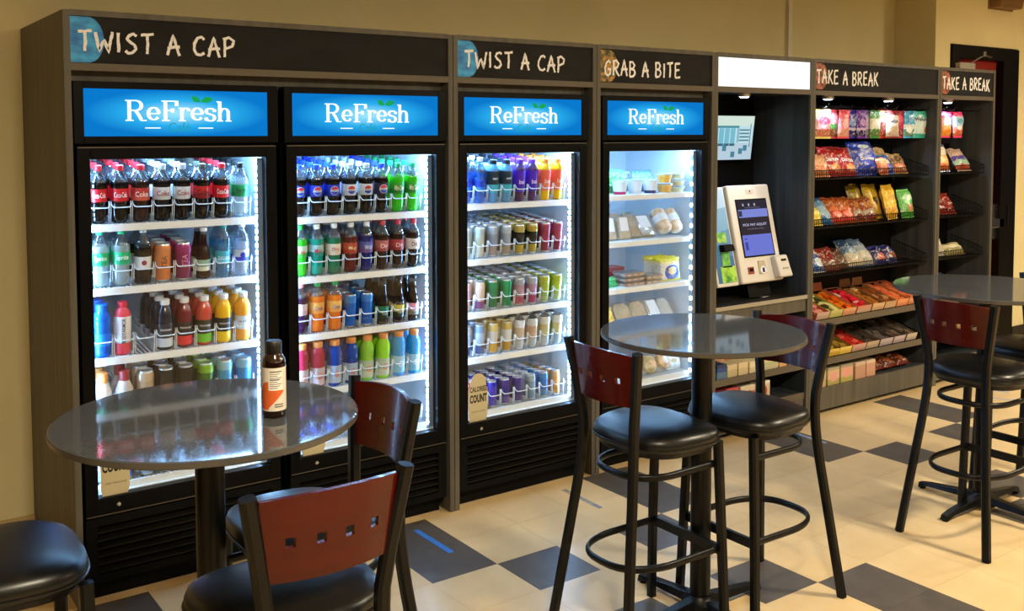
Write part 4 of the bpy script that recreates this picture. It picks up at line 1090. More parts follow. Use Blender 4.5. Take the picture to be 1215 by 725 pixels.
G = 'packs on the upper shelf under the kiosk'
for lx, w_, h_, st, lab in ((.115, .085, .085, [(0, '#4c6c8c'), (.5, '#2c4484'), (.8, '#26345c')], 'blue snack pack at left of the shelf under the kiosk'), (.205, .085, .075, [(0, '#b4a684'), (.6, '#c8b894')], 'beige snack box beside the blue pack under the kiosk'),
                            (.300, .085, .075, [(0, '#bfae8a'), (.6, '#cfbd98')], 'beige snack box third from left under the kiosk'), (.405, .10, .07, [(0, '#c8b898'), (.5, '#d8cca8')], 'cream snack box in the middle of the shelf under the kiosk'), (.545, .15, .065, [(0, '#b8b494'), (.45, '#a8b484'), (.7, '#cdbd98')], 'wide green and cream box on the shelf under the kiosk'),
                            (.665, .07, .065, [(0, '#d8a878'), (.5, '#e4c494')], 'orange and cream box on the shelf under the kiosk'), (.755, .08, .05, [(0, '#b09878'), (.5, '#c4ac88')], 'tan box at right of the shelf under the kiosk')):
    carton(lab, KX + lx, .07, .357, w_, .10, h_, st, G)
bag('orange snack bag lying behind the beige boxes under the kiosk', KX + .40, .20, .357, .20, .10, .06, [(0, '#b06c34'), (.6, '#c8843c')], G, 45, seed=51)
bag('dark snack bag lying behind the blue pack under the kiosk', KX + .18, .20, .357, .18, .10, .06, [(0, '#1c2420'), (.6, '#2c4030')], G, 45, seed=52)
G = 'boxes on the lower shelf under the kiosk'
for lx, w_, h_, st, lab in ((.11, .10, .115, [(0, '#d0c4b0'), (.75, '#a83c3c')], 'red-topped cream box at left of the lower kiosk shelf'), (.22, .10, .12, [(0, '#c8bca8'), (.6, '#b8484c')], 'red-topped cream box second on the lower kiosk shelf'), (.355, .13, .115, [(0, '#b8a890'), (.4, '#c06c5c'), (.7, '#d4c4ac')], 'cream box with red print on the lower kiosk shelf'), (.500, .11, .12, [(0, '#cfc0a6'), (.9, '#e8e0d0')], 'cream box at right of the lower kiosk shelf')):
    carton(lab, KX + lx, .09, .167, w_, .12, h_, st, G, blob=[(.6, .5, .16, .24, '#a8442c')])

# ------------------------------------------------------------------ snack cabinets
M_wire = mat('black_wire', '#0a0a0a', .4, .4)


def snack_cabinet(label, x0, x1, text_x, rows, shelves, hooks, seed):
    t, hb = surround('snack_cabinet', label, x0, x1, 'board', '', 0, 1, 'plain'); W = x1 - x0
    emblem(hb, 'pretzel'); chalk_text('lettering', 'TAKE A BREAK', text_x[0], text_x[1], 2.112, 2.194, -.0062, hb, M_chalk, seed=seed)
    for xx in (S, W - S - .004): obj('inner_lining', MB().box(xx, xx + .004, .0, .50, .0, 2.036), M_lam_m, t)
    obj('back_panel', MB().box(S, W - S, .50, .52, .0, 2.24), M_blackm, t)
    obj('rack_panel', MB().box(S + .01, W - S - .075, .285, .30, .66, 1.72), M_blackm, t)
    obj('ceiling_panel', MB().box(S, W - S, .02, .50, 2.046, 2.06), M_lam_d, t)
    # peg bar and hooks
    br_ = obj('peg_bar', MB().box(S + .01, W - S - .01, .262, .285, 1.955, 1.985), M_wire, t)
    for hx in hooks:
        obj('peg_hook', MB().tube([(hx, .262, 1.968), (hx, .075, 1.962), (hx, .045, 1.968), (hx, .032, 1.985)], .0035, n=6), M_wire, br_)
    # wire baskets
    x0b, x1b = S + .012, W - S - .035
    for z in rows:
        bk = obj('basket_tray', MB().hexa([(x0b, .03, z - .006), (x1b, .03, z - .006), (x1b, .285, z + .012), (x0b, .285, z + .012)], [(x0b, .03, z), (x1b, .03, z), (x1b, .285, z + .018), (x0b, .285, z + .018)]), M_blackm, t)
        wf = MB(); n = int((x1b - x0b) / .022)
        for i in range(n + 1):
            x = x0b + (x1b - x0b) * i / n; wf.box(x - .0012, x + .0012, .026, .029, z - .004, z + .056)
        wf.tube([(x0b, .0275, z + .056), (x1b, .0275, z + .056)], .0030, n=6).tube([(x0b, .0275, z), (x1b, .0275, z)], .0030, n=6).tube([(x0b, .0275, z + .028), (x1b, .0275, z + .028)], .0018, n=6)
        o = obj('wire_lip', wf, M_wire, bk); o['kind'] = 'stuff'
        for sx in (x0b, x1b):
            ws = MB(); ws.tube([(sx, .0275, z + .056), (sx, .285, z + .135)], .003, n=6).tube([(sx, .0275, z), (sx, .285, z)], .003, n=6)
            for i in range(10): y = .04 + i * .025; ws.box(sx - .001, sx + .001, y, y + .002, z, z + .056 + .079 * (y - .0275) / .2575)
            o = obj('wire_side', ws, M_wire, bk); o['kind'] = 'stuff'
    # sloping shelves
    for z in shelves:
        sf = obj('shelf', MB().hexa([(S, .012, z - .014), (W - S, .012, z - .014), (W - S, .40, z + .106), (S, .40, z + .106)], [(S, .012, z), (W - S, .012, z), (W - S, .40, z + .12), (S, .40, z + .12)]), M_blackm, t)
        obj('front_lip', MB().box(S, W - S, .0, .012, z - .036, z + .004), M_edge, sf)
    dk = obj('base_deck', MB().box(S, W - S, .012, .50, .145, .163), M_lam_d, t)
    obj('base_panel', MB().box(S, W - S, .0, .02, .028, .168), M_lam, t)
    obj('toe_kick', MB().box(S, W - S, .05, .07, .0, .028), M_blackm, t)
    return t


BASK = [1.508, 1.196, .892]
X5, X6 = 5.122, 6.514
hk = [.09 + i * .125 for i in range(11)]
sc1 = snack_cabinet('snack cabinet with hanging candy bags and chip baskets right of the kiosk', X5, 6.510, (.036, .672), BASK, (.604, .352), hk, 13)
puck(sc1, .24, .06, 2.046); puck(sc1, .89, .06, 2.046)
sc2 = snack_cabinet('narrow snack cabinet at the right end beside the dark red door', X6, 7.238, (.038, .652), BASK, (.604, .352), (.16, .28, .40, .52, .62), 17)
puck(sc2, .215, .06, 2.046)

G = 'candy bags hanging on pegs in the snack cabinet'
HB = [(.225, .15, [(0, '#c07058'), (.3, '#f0b8c8'), (.8, '#f0e080')], [(.5, .62, .3, .16, '#d85c88')], None, 'pink and yellow candy bag, leftmost hanging on the pegs'),
      (.345, .10, [(0, '#7c4828'), (.3, '#3c8c40'), (.5, '#e87890'), (.85, '#d84868')], None, None, 'green and pink candy bag, second from left on the pegs'),
      (.435, .13, [(0, '#d89888'), (.3, '#f08ca0'), (.7, '#e8506c')], [(.55, .5, .25, .18, '#f8c8d4')], None, 'rose pink candy bag, third from left on the pegs'),
      (.545, .12, [(0, '#241c7c'), (.25, '#b8b4d8'), (.35, '#2c28a8'), (.85, '#3430b0')], [(.5, .55, .32, .16, '#7c98e0')], None, 'deep blue candy bag with pale ring on the pegs'),
      (.630, .11, [(0, '#30206c'), (.25, '#c8b0d8'), (.35, '#5c24a0'), (.85, '#702cb0')], [(.5, .55, .28, .14, '#b890d8')], None, 'purple candy bag beside the deep blue one on the pegs'),
      (.700, .10, [(0, '#7c7898'), (.3, '#b8a8d0'), (.8, '#8c7cc0')], None, None, 'lilac candy bag in the middle of the pegs'),
      (.775, .12, [(0, '#4c7c38'), (.3, '#c8d0b8'), (.72, '#3c8c48')], [(.5, .5, .3, .16, '#e8e4d8')], None, 'green and white candy bag in the middle of the pegs'),
      (.865, .13, [(0, '#a83428'), (.3, '#d8c0b0'), (.6, '#e0cfc4'), (.78, '#d8482c')], [(.5, .42, .26, .2, '#8c4c3c')], None, 'red and white candy bag right of the green one on the pegs'),
      (.980, .175, [(0, '#c8b4a8'), (.2, '#e4e0dc'), (.88, '#882c2c')], [(.5, .62, .34, .06, '#7c8890'), (.5, .3, .3, .12, '#c8b898')], None, 'large white candy bag with dark top on the pegs'),
      (1.085, .11, [(0, '#8c1c3c'), (.35, '#c02850'), (.6, '#e85c80'), (.8, '#e04868')], None, None, 'crimson candy bag right of the large white one'),
      (1.175, .13, [(0, '#5c9088'), (.3, '#c4dce8'), (.5, '#3ca4e0'), (.85, '#48b0e8')], [(.4, .3, .25, .16, '#e8eef0')], None, 'light blue candy bag beside the teal one on the pegs')]
for i, (lx, w_, st, bl, tx, lab) in enumerate(HB):
    bag(lab, X5 + lx, .085 + (.018 if i % 2 else 0), 1.765, w_, .19, .032, st, G, 0, RND.uniform(-6, 6), bl, .06, seed=60 + i, rough=.22)
bag('teal fruit snack bag with white label, rightmost on the pegs', X5 + 1.285, .075, 1.765, .175, .19, .035, [(0, '#3cb0a4'), (.12, '#c4e0e8'), (.80, '#38b4ac')], G, 0, 2, [(.8, .28, .12, .12, '#c05868')], .02, seed=80, text="Welch's", tcol='#1c3c5c', tz=.70, tw=.86, th=.15, rough=.22)

G = 'chip bags in the upper basket of the snack cabinet'
def chips(label, lx, y, z, w, h, st, tilt=24, yaw=0, **k): return bag(label, (k.pop('X', X5)) + lx, y, z + .010, w * 1.06, h * 1.12, .068, st, G, tilt, yaw + RND.uniform(-7, 7), seed=int(lx * 1000) + int(z * 10), **k)
z = BASK[0]
chips('tan chip bag at the left end of the upper basket', .205, .075, z, .15, .15, [(0, '#c87848'), (.4, '#e0a878'), (.8, '#d8986c')], 28)
chips('dark red chip bag behind the left ones in the upper basket', .225, .16, z + .01, .15, .19, [(0, '#8c1418'), (.5, '#a81c20')], 20)
chips('red tortilla chip bag, left of the two alike in the upper basket', .345, .085, z, .175, .19, [(0, '#b83828'), (.18, '#a01018'), (.9, '#8c0c14')], 24, 0, text='Doritos', tz=.52, tw=.66, th=.13, blob=[(.62, .22, .3, .13, '#e09048')])
chips('red tortilla chip bag, right of the two alike in the upper basket', .500, .085, z, .155, .185, [(0, '#b83828'), (.18, '#a81018'), (.9, '#8c0c14')], 24, 0, text='Doritos', tz=.50, tw=.66, th=.13, blob=[(.62, .22, .3, .13, '#e09048')])
chips('large blue tortilla chip bag in the middle of the upper basket', .715, .090, z, .25, .215, [(0, '#1830a0'), (.3, '#1c40c0'), (.8, '#1838b0')], 20, 0, blob=[(.5, .85, .2, .07, '#c4dcf0'), (.75, .35, .16, .12, '#1c3484')], text='Doritos', tz=.45, tw=.5, th=.10)
chips('small orange snack bag before the blue chip bag', .850, .055, z, .10, .11, [(0, '#d8683c'), (.5, '#e08c54')], 20)
chips('bright blue small chip bag right of the large blue one', .955, .085, z, .12, .14, [(0, '#2848b8'), (.5, '#3c6cdc'), (.85, '#5888e0')], 34, 0, blob=[(.5, .5, .3, .12, '#a8c8f0')])
chips('tan chip bag with brown print at right of the upper basket', 1.090, .085, z, .15, .15, [(0, '#b86c44'), (.35, '#8c6440'), (.7, '#a8854c')], 34, 0, blob=[(.5, .66, .24, .14, '#5c4028'), (.5, .25, .3, .12, '#d8845c')])
chips('golden brown chip bag behind the tan one in the upper basket', 1.03, .18, z + .01, .15, .17, [(0, '#6c5030'), (.5, '#a88448')], 26)
G = 'chip bags in the middle basket of the snack cabinet'; z = BASK[1]
chips('yellow snack bag at the left end of the middle basket', .155, .075, z, .12, .11, [(0, '#e8c838'), (.5, '#f0d850')], 26)
chips('light blue snack bag near the left of the middle basket', .285, .09, z, .13, .19, [(0, '#2c6cac'), (.2, '#9cc0d8'), (.6, '#5c94c0'), (.8, '#2c5c98')], 36)
for lx, lab in ((.405, 'orange chip bag with red base, left of its pair in middle basket'), (.515, 'orange chip bag with red base, right of its pair in middle basket')):
    chips(lab, lx, .085, z, .125, .18, [(0, '#c83424'), (.38, '#d86c38'), (.55, '#b85c20'), (.85, '#a04c18')], 34, 0, blob=[(.5, .25, .3, .12, '#e8846c')])
for lx, lab in ((.650, 'brown snack bag with white print, left of its pair in middle basket'), (.770, 'brown snack bag with white print, right of its pair in middle basket')):
    chips(lab, lx, .085, z, .125, .17, [(0, '#7c2c18'), (.2, '#a89c8c'), (.38, '#a04818'), (.8, '#984c1c')], 34, 0, blob=[(.5, .6, .3, .14, '#b87830')])
chips('dim yellow chip bag at the back of the middle basket', .80, .20, z + .012, .13, .22, [(0, '#8c7418'), (.5, '#b09420')], 20)
chips('tall yellow chip bag behind the front yellow one', .895, .14, z + .005, .14, .225, [(0, '#b88c18'), (.4, '#dcb828'), (.85, '#c8a020')], 20, -6, blob=[(.55, .5, .2, .12, '#5c4418')])
chips('tall bright yellow chip bag in the middle basket', 1.005, .085, z, .155, .22, [(0, '#d8a020'), (.3, '#f0c828'), (.85, '#e0b020')], 16, 6, blob=[(.6, .6, .3, .09, '#d8a850'), (.7, .3, .2, .14, '#e8c070')])
chips('bright green chip bag at the right end of the middle basket', 1.185, .085, z, .135, .185, [(0, '#389c38'), (.3, '#50c050'), (.85, '#68d060')], 16, -4, blob=[(.6, .3, .26, .17, '#b08858'), (.55, .72, .34, .13, '#a8d8b0')])
G = 'snack bags in the lower basket of the snack cabinet'; z = BASK[2]
chips('blue and white snack bag at the left end of the lower basket', .175, .075, z, .16, .15, [(0, '#2858b0'), (.4, '#1c3ca4'), (.75, '#c8ccc8')], 34, 0, blob=[(.7, .35, .25, .22, '#c8dcec')])
chips('dark red snack bag near the left of the lower basket', .345, .09, z, .17, .16, [(0, '#6c4430'), (.3, '#7c2018'), (.75, '#8c2c24')], 40)
chips('brown snack bag beside the dark red one in the lower basket', .475, .09, z, .12, .15, [(0, '#5c3c28'), (.4, '#4c2818'), (.8, '#3c2418')], 40)
chips('steel blue snack bag with pale base, left of its pair in lower basket', .610, .085, z, .15, .20, [(0, '#b8a890'), (.22, '#b8b4a4'), (.45, '#5c7ca0'), (.7, '#2c4c74')], 40, 0, blob=[(.6, .5, .26, .14, '#9cb4c4')])
chips('pale blue snack bag, right of its pair in lower basket', .740, .085, z, .14, .20, [(0, '#a8a49c'), (.2, '#c8c8c0'), (.45, '#98a8b8'), (.7, '#5c7494')], 40)
chips('navy snack bag with red mark, left of its pair in lower basket', .880, .08, z, .13, .13, [(0, '#1c1c6c'), (.5, '#141860'), (.85, '#1c2478')], 36, 0, blob=[(.5, .3, .3, .2, '#b85c50')])
chips('navy snack bag with brown mark, right of its pair in lower basket', 1.010, .08, z, .13, .13, [(0, '#1c1c68'), (.5, '#14185c'), (.85, '#1c2070')], 36, 0, blob=[(.5, .3, .3, .2, '#7c4430')])


def candy_tray(label, lx, z, w, L, col, inner, pieces, group, X, flap=None, h=.045, lip=.05):
    """open display carton lying on the sloping shelf, its front printed, small bars inside"""
    t = thing('candy_tray', label, 'box', (X + lx, .022, z + .006), 0, group); t.rotation_euler = (R(17.5), 0, 0)
    b = MB(); e = .002
    b.box(-w / 2, w / 2, e, L, 0, e).box(-w / 2, -w / 2 + e, e, L, e, h).box(w / 2 - e, w / 2, e, L, e, h).box(-w / 2, w / 2, L - e, L, e, h)
    obj('carton', b, mat('carton_side', inner, .5), t)
    obj('printed_front', MB().box(-w / 2, w / 2, 0, e, 0, lip), print_mat('tray_front', col, .25, 6, .45), t)
    if flap: obj('back_flap', MB().hexa([(-w / 2, L - .004, h), (w / 2, L - .004, h), (w / 2, L, h), (-w / 2, L, h)], [(-w * .42, L + .016, h + .05), (w * .42, L + .016, h + .05), (w * .42, L + .02, h + .05), (-w * .42, L + .02, h + .05)]), mat('carton_flap', flap, .5), t)
    rnd = random.Random(int(lx * 999)); bars = MB()
    for i in range(9):
        for j in range(2):
            y0 = .012 + i * (L - .03) / 9; x = (-.23 + .46 * j) * w + rnd.uniform(-.1, .1) * w; a = rnd.uniform(-.35, .35); hw, hl = w * .20, (L - .03) / 9 * .56
            zz = .012 + rnd.uniform(0, .022); ca, sa = math.cos(a), math.sin(a)
            q = [(x + dx * ca - dy * sa, y0 + hl + dx * sa + dy * ca) for dx, dy in ((-hw, -hl), (hw, -hl), (hw, hl), (-hw, hl))]
            bars.hexa([(p[0], p[1], zz) for p in q], [(p[0] * .92 + x * .08, p[1], zz + .012) for p in q], rnd.choice((0, 0, 1)))
    o = obj('candy_bar', bars, [mat('candy_wrap', pieces[0], .3), mat('candy_wrap', pieces[1], .3)], t); o['kind'] = 'stuff'
    return t


G = 'open candy cartons on the upper sloping shelf'; z = .604
for lx, w_, col, inn, pc, fl, lab in ((.165, .125, [(0, '#b89c8c'), (.6, '#c8a89c')], '#b85c3c', ('#e0988c', '#c85c4c'), None, 'red-sided candy carton at left of the upper sloping shelf'), (.300, .125, [(0, '#b8b468'), (.7, '#c8c474')], '#b8b44c', ('#e4dc90', '#3c3a24'), '#a8a448', 'olive yellow candy carton second on the upper sloping shelf'),
                                       (.440, .135, [(0, '#c88c68'), (.6, '#d89c74')], '#c87c48', ('#f08420', '#d85c10'), '#a85c38', 'orange candy carton third on the upper sloping shelf'), (.600, .150, [(0, '#c0a08c'), (.5, '#c88c74')], '#a87858', ('#d82838', '#e8b8b4'), None, 'carton of red and white candies on the upper sloping shelf'),
                                       (.755, .130, [(0, '#c8a078'), (.5, '#d0ac84')], '#8c5c30', ('#a8682c', '#d8b078'), '#7c5030', 'brown candy carton fifth on the upper sloping shelf'), (.895, .125, [(0, '#c8a480'), (.5, '#c09870')], '#9c6c40', ('#8c4c24', '#c08c5c'), '#9c6c48', 'light brown candy carton sixth on the upper sloping shelf'),
                                       (1.035, .125, [(0, '#d8885c'), (.5, '#e0986c')], '#c87048', ('#e07c4c', '#d8603c'), None, 'salmon orange candy carton seventh on the upper sloping shelf'), (1.17, .12, [(0, '#c8845c'), (.5, '#d8946c')], '#b86840', ('#d87048', '#e0a080'), None, 'salmon candy carton at right of the upper sloping shelf')):
    candy_tray(lab, lx, z, w_, .29, col, inn, pc, G, X5, fl)
G = 'open candy cartons on the lower sloping shelf'; z = .352
for lx, w_, col, inn, pc, fl, lab in ((.150, .11, [(0, '#4c3c4c'), (.6, '#5c4c54')], '#3c3038', ('#6c4c3c', '#4c3830'), None, 'dark candy carton at left of the lower sloping shelf'), (.275, .125, [(0, '#c8a038'), (.6, '#e0c058')], '#8c7028', ('#8c7020', '#a8882c'), None, 'gold candy carton, left of its pair on the lower sloping shelf'),
                                       (.405, .125, [(0, '#d8b850'), (.6, '#e8cc70')], '#8c7028', ('#8c7028', '#a08030'), None, 'gold candy carton, right of its pair on the lower sloping shelf'), (.550, .145, [(0, '#b89080'), (.5, '#c89c90')], '#8c3c2c', ('#b82820', '#d85c50'), None, 'red candy carton in the middle of the lower sloping shelf'),
                                       (.700, .135, [(0, '#a89880'), (.5, '#b8a48c')], '#5c4838', ('#3c3430', '#54443c'), None, 'brown candy carton with dark bars on the lower sloping shelf'), (.855, .14, [(0, '#a89ca0'), (.5, '#b8a8a8')], '#4c443c', ('#3c3838', '#5c5450'), '#4c3c2c', 'grey candy carton with dark bars on the lower sloping shelf'),
                                       (1.005, .13, [(0, '#a894a0'), (.5, '#b8a8b0')], '#4c443c', ('#4c4038', '#6c5c50'), '#54442c', 'lilac grey candy carton on the lower sloping shelf'), (1.150, .12, [(0, '#b0a498'), (.5, '#c0b4a4')], '#5c5044', ('#54483c', '#6c5c4c'), None, 'pale candy carton at right of the lower sloping shelf')):
    candy_tray(lab, lx, z, w_, .29, col, inn, pc, G, X5, fl)
G = 'packs on the base deck of the snack cabinet'; z = .169
for lx, w_, h_, st, bl, lab in ((.165, .11, .105, [(0, '#b89c78'), (.6, '#c8b490')], None, 'cream pack at left of the snack cabinet base'), (.30, .12, .115, [(0, '#a89c5c'), (.35, '#c8b088'), (.9, '#a89c84')], [(.5, .5, .36, .3, '#d89c90')], 'pink and olive box second on the snack cabinet base'),
                                (.44, .13, .118, [(0, '#a89c58'), (.3, '#c8a484'), (.9, '#9c9078')], [(.5, .55, .36, .3, '#d8988c')], 'large pink and olive box third on the snack cabinet base'), (.585, .11, .112, [(0, '#b88c74'), (.8, '#c8b098')], None, 'pinkish wrapped pack, left of its pair on the snack cabinet base'), (.700, .10, .112, [(0, '#c09078'), (.8, '#d0b8a0')], None, 'pinkish wrapped pack, right of its pair on the snack cabinet base')):
    carton(lab, X5 + lx, .085, z - .005, w_, .12, h_, st, G, blob=bl)
for lx, lab in ((.84, 'reddish brown pastry pack, left of three on the snack cabinet base'), (.99, 'reddish brown pastry pack, middle of three on the snack cabinet base'), (1.14, 'reddish brown pastry pack, right of three on the snack cabinet base')):
    bag(lab, X5 + lx, .06, z + .012, .15, .15, .06, [(0, '#5c2010'), (.4, '#8c3818'), (.8, '#6c2814')], G, 72, seed=int(lx * 77), blob=[(.5, .4, .3, .2, '#a85828')])

G = 'bags in the narrow snack cabinet'
bag('pink and orange candy bag, left of two hanging in the narrow snack cabinet', X6 + .235, .085, 1.765, .155, .19, .04, [(0, '#e08828'), (.3, '#f0a060'), (.5, '#f0b0c4'), (.82, '#e03878')], G, 0, 4, [(.45, .62, .3, .16, '#f8e0e8')], seed=91)
bag('pale blue and pink candy bag, right of two in the narrow snack cabinet', X6 + .385, .080, 1.765, .165, .19, .04, [(0, '#c85838'), (.28, '#d8807c'), (.42, '#a8ccec'), (.85, '#e83c84')], G, 0, 10, [(.5, .66, .2, .1, '#2c98b8'), (.45, .36, .22, .1, '#f0f0ec')], seed=92)
z = BASK[0]
chips('white and orange chip bag in the upper basket of the narrow cabinet', .23, .085, z, .18, .21, [(0, '#d86828'), (.2, '#e8b468'), (.5, '#e4e0d8'), (.82, '#2c4cb0')], 22, 0, X=X6)
chips('beige chip bag with teal and violet stripe in the narrow cabinet', .50, .085, z, .19, .17, [(0, '#b84824'), (.2, '#a0c4b0'), (.42, '#4c3c9c'), (.62, '#c0a090'), (.8, '#b49484')], 30, 0, X=X6)
chips('tan chip bag leaning behind the others in the narrow cabinet', .40, .17, z + .01, .14, .18, [(0, '#8c6444'), (.5, '#b08864')], 24, 0, X=X6)
z = BASK[1]
chips('dark red snack bag in the middle basket of the narrow cabinet', .30, .10, z, .22, .16, [(0, '#7c1410'), (.5, '#8c1c18')], 36, 0, X=X6)
z = BASK[2]
chips('white snack bag in the lower basket of the narrow cabinet', .22, .10, z, .12, .14, [(0, '#b8b0a0'), (.5, '#d8d4c8')], 26, 0, X=X6)
chips('cream and olive snack bag in the lower basket of the narrow cabinet', .40, .08, z, .22, .10, [(0, '#8c8454'), (.4, '#c8c0a0'), (.7, '#a89c6c')], 45, 0, X=X6)
G = 'candy cartons in the narrow snack cabinet'
candy_tray('grey candy carton on the upper sloping shelf of the narrow cabinet', .25, .604, .2, .28, [(0, '#8c8478'), (.5, '#a09888')], '#7c7468', ('#b0a898', '#8c8478'), G, X6)
candy_tray('blue and white candy carton on the sloping shelf of the narrow cabinet', .45, .604, .16, .28, [(0, '#3c5c9c'), (.5, '#c8ccd0')], '#5c6c8c', ('#c8ccd8', '#3c60b0'), G, X6)
candy_tray('brown candy carton on the lower shelf of the narrow cabinet', .30, .352, .18, .28, [(0, '#8c6c4c'), (.5, '#a08868')], '#6c543c', ('#6c5038', '#94785c'), G, X6)

# ------------------------------------------------------------------ tables
def arc3(r0, n=40): return [(r0 * math.cos(2 * math.pi * i / n), r0 * math.sin(2 * math.pi * i / n)) for i in range(n)]


def bar_table(label, x, y, r, col_r=.038):
    t = thing('bar_table', label, 'table', (x, y, 0), 0, 'round bar tables')
    H = 1.068
    obj('tabletop', MB().lathe([(H - .019, r - .003), (H - .017, r), (H - .003, r), (H, r - .003)], 72), [M_top], t, True)
    obj('edge_band', MB().lathe([(H - .016, r + .0008), (H - .004, r + .0008)], 72, cap=False), mat('grey_edge', '#4a4640', .3), t, True)
    obj('column', MB().lathe([(.06, col_r), (H - .05, col_r)], 28), M_steelblk, t, True)
    obj('mounting_plate', MB().lathe([(H - .05, col_r + .03), (H - .04, .10)], 24).box(-.24, .24, -.02, .02, H - .04, H - .019).box(-.02, .02, -.24, .24, H - .04, H - .019), M_steelblk, t)
    obj('base_hub', MB().lathe([(.022, .075), (.05, .068), (.066, col_r + .008), (.075, col_r + .004)], 28), M_steelblk, t, True)
    for k in range(4):
        a = math.pi / 2 * k; pts = []
        b = MB()
        prof = [(.05, .030, .064, .030), (.16, .027, .052, .026), (.27, .024, .040, .022), (.325, .020, .030, .016)]
        o0 = 0
        for (d, hw, zt, zb) in prof:
            for (u, zz) in ((-hw, zb - .012 if d > .3 else zb), (hw, zb - .012 if d > .3 else zb), (hw * .7, zt), (-hw * .7, zt)):
                b.v.append((d * math.cos(a) - u * math.sin(a), d * math.sin(a) + u * math.cos(a), max(zz, 0.004)))
        for i in range(3):
            for q in range(4): b.f.append((4 * i + q, 4 * i + (q + 1) % 4, 4 * i + 4 + (q + 1) % 4, 4 * i + 4 + q)); b.m.append(0)
        b.f += [(0, 1, 2, 3), (12, 13, 14, 15)]; b.m += [0, 0]
        ar = obj('base_arm', b, M_steelblk, t, bevel=.003)
        obj('glide', MB().lathe([(0, .014), (.006, .016)], 12), M_blackm, ar, False, (.31 * math.cos(a), .31 * math.sin(a), 0))
    return t


bar_table('round grey bar table at left with a brown bottle on it', .849, -1.408, .386)
bar_table('round grey bar table in the middle between two bar stools', 2.700, -1.40, .375)
bar_table('round grey bar table at the right edge before the snack cabinets', 4.585, -1.445, .42)

# ------------------------------------------------------------------ bar stools
def superell(hx, hy, n, p, cx=0.0, taper=0.0):
    out = []
    for i in range(n):
        a = 2 * math.pi * i / n; c, s_ = math.cos(a), math.sin(a)
        x = hx * math.copysign(abs(c) ** (2 / p), c); y = hy * math.copysign(abs(s_) ** (2 / p), s_)
        out.append((cx + x, y * (1 + taper * x / hx)))
    return out


def seat_mesh():
    b = MB(); n = 40
    lay = [(.706, .93), (.712, .985), (.722, 1.0), (.742, 1.0), (.756, .975), (.768, .91), (.777, .78), (.783, .55), (.786, .25)]
    for z, s_ in lay:
        for (x, y) in superell(.187 * s_, .211 * s_, n, 3.0, .070, .06): b.v.append((x, y, z - .010 * ((x - .070) / .187) ** 2 * (1 if z > .76 else 0)))
    for i in range(len(lay) - 1):
        for k in range(n): b.f.append((i * n + k, i * n + (k + 1) % n, (i + 1) * n + (k + 1) % n, (i + 1) * n + k)); b.m.append(0)
    b.f.append(tuple(reversed(range(n)))); b.m.append(0); q = (len(lay) - 1) * n
    b.f.append(tuple(q + k for k in range(n))); b.m.append(0)
    return b


def back_panel():
    """curved veneer panel with four square holes"""
    b = MB(); hw = .158; hs = .0105; holes = [-.096, -.032, .032, .096]; z0, z1, hz0, hz1 = .882, 1.062, .958, .980
    ys = sorted(set([-hw, hw] + [h - hs for h in holes] + [h + hs for h in holes] + [-.15, -.128, -.075, -.055, 0, .055, .075, .128, .15]))
    nz = [0, .5, (hz0 - z0) / (z1 - z0), (hz1 - z0) / (z1 - z0), .75, .92, 1.0]; nz = sorted(nz)
    def top(y): return z1 + .010 * (1 - (y / hw) ** 2)
    def xs(y, z): return -.150 - .036 * (1 - (y / hw) ** 2) - (z - z0) * .14
    th = .013; NY, NZ = len(ys), len(nz)
    idx = {}
    for s_ in (0, 1):
        for j, v in enumerate(nz):
            for i, y in enumerate(ys):
                z = z0 + v * (top(y) - z0) if v > .6 else z0 + v * (z1 - z0)
                idx[s_, i, j] = len(b.v); b.v.append((xs(y, z) + (th / 2 if s_ else -th / 2), y, z))
    def solid(i, j):
        if not (0 <= i < NY - 1 and 0 <= j < NZ - 1): return False
        yc = (ys[i] + ys[i + 1]) / 2; zc = z0 + (nz[j] + nz[j + 1]) / 2 * (z1 - z0)
        return not (hz0 < zc < hz1 and any(abs(yc - h) < hs for h in holes))
    for i in range(NY - 1):
        for j in range(NZ - 1):
            if not solid(i, j): continue
            for s_ in (0, 1): b.f.append((idx[s_, i, j], idx[s_, i + 1, j], idx[s_, i + 1, j + 1], idx[s_, i, j + 1])); b.m.append(0)
            for (di, dj, p, q) in ((-1, 0, (i, j), (i, j + 1)), (1, 0, (i + 1, j), (i + 1, j + 1)), (0, -1, (i, j), (i + 1, j)), (0, 1, (i, j + 1), (i + 1, j + 1))):
                if not solid(i + di, j + dj): b.f.append((idx[0, p[0], p[1]], idx[0, q[0], q[1]], idx[1, q[0], q[1]], idx[1, p[0], p[1]])); b.m.append(0)
    return b


def bez(p0, p1, p2, n): return [tuple((1 - t) ** 2 * a + 2 * t * (1 - t) * b_ + t * t * c for a, b_, c in zip(p0, p1, p2)) for t in [i / n for i in range(n + 1)]]


def uloop(xf, hy, xr, z, n=9):
    """U-shaped ring: from one front leg back, round, and forward to the other"""
    pts = [(xf, -hy, z), (.02, -hy - .004, z)]
    pts += [(.02 + (xr - .02) * math.sin(math.pi / 2 * i / n), -(hy + .004) * math.cos(math.pi / 2 * i / n) ** .75 if i < n else 0, z) for i in range(1, n + 1)]
    pts += [(p[0], -p[1], p[2]) for p in reversed(pts[:-1])]
    return pts


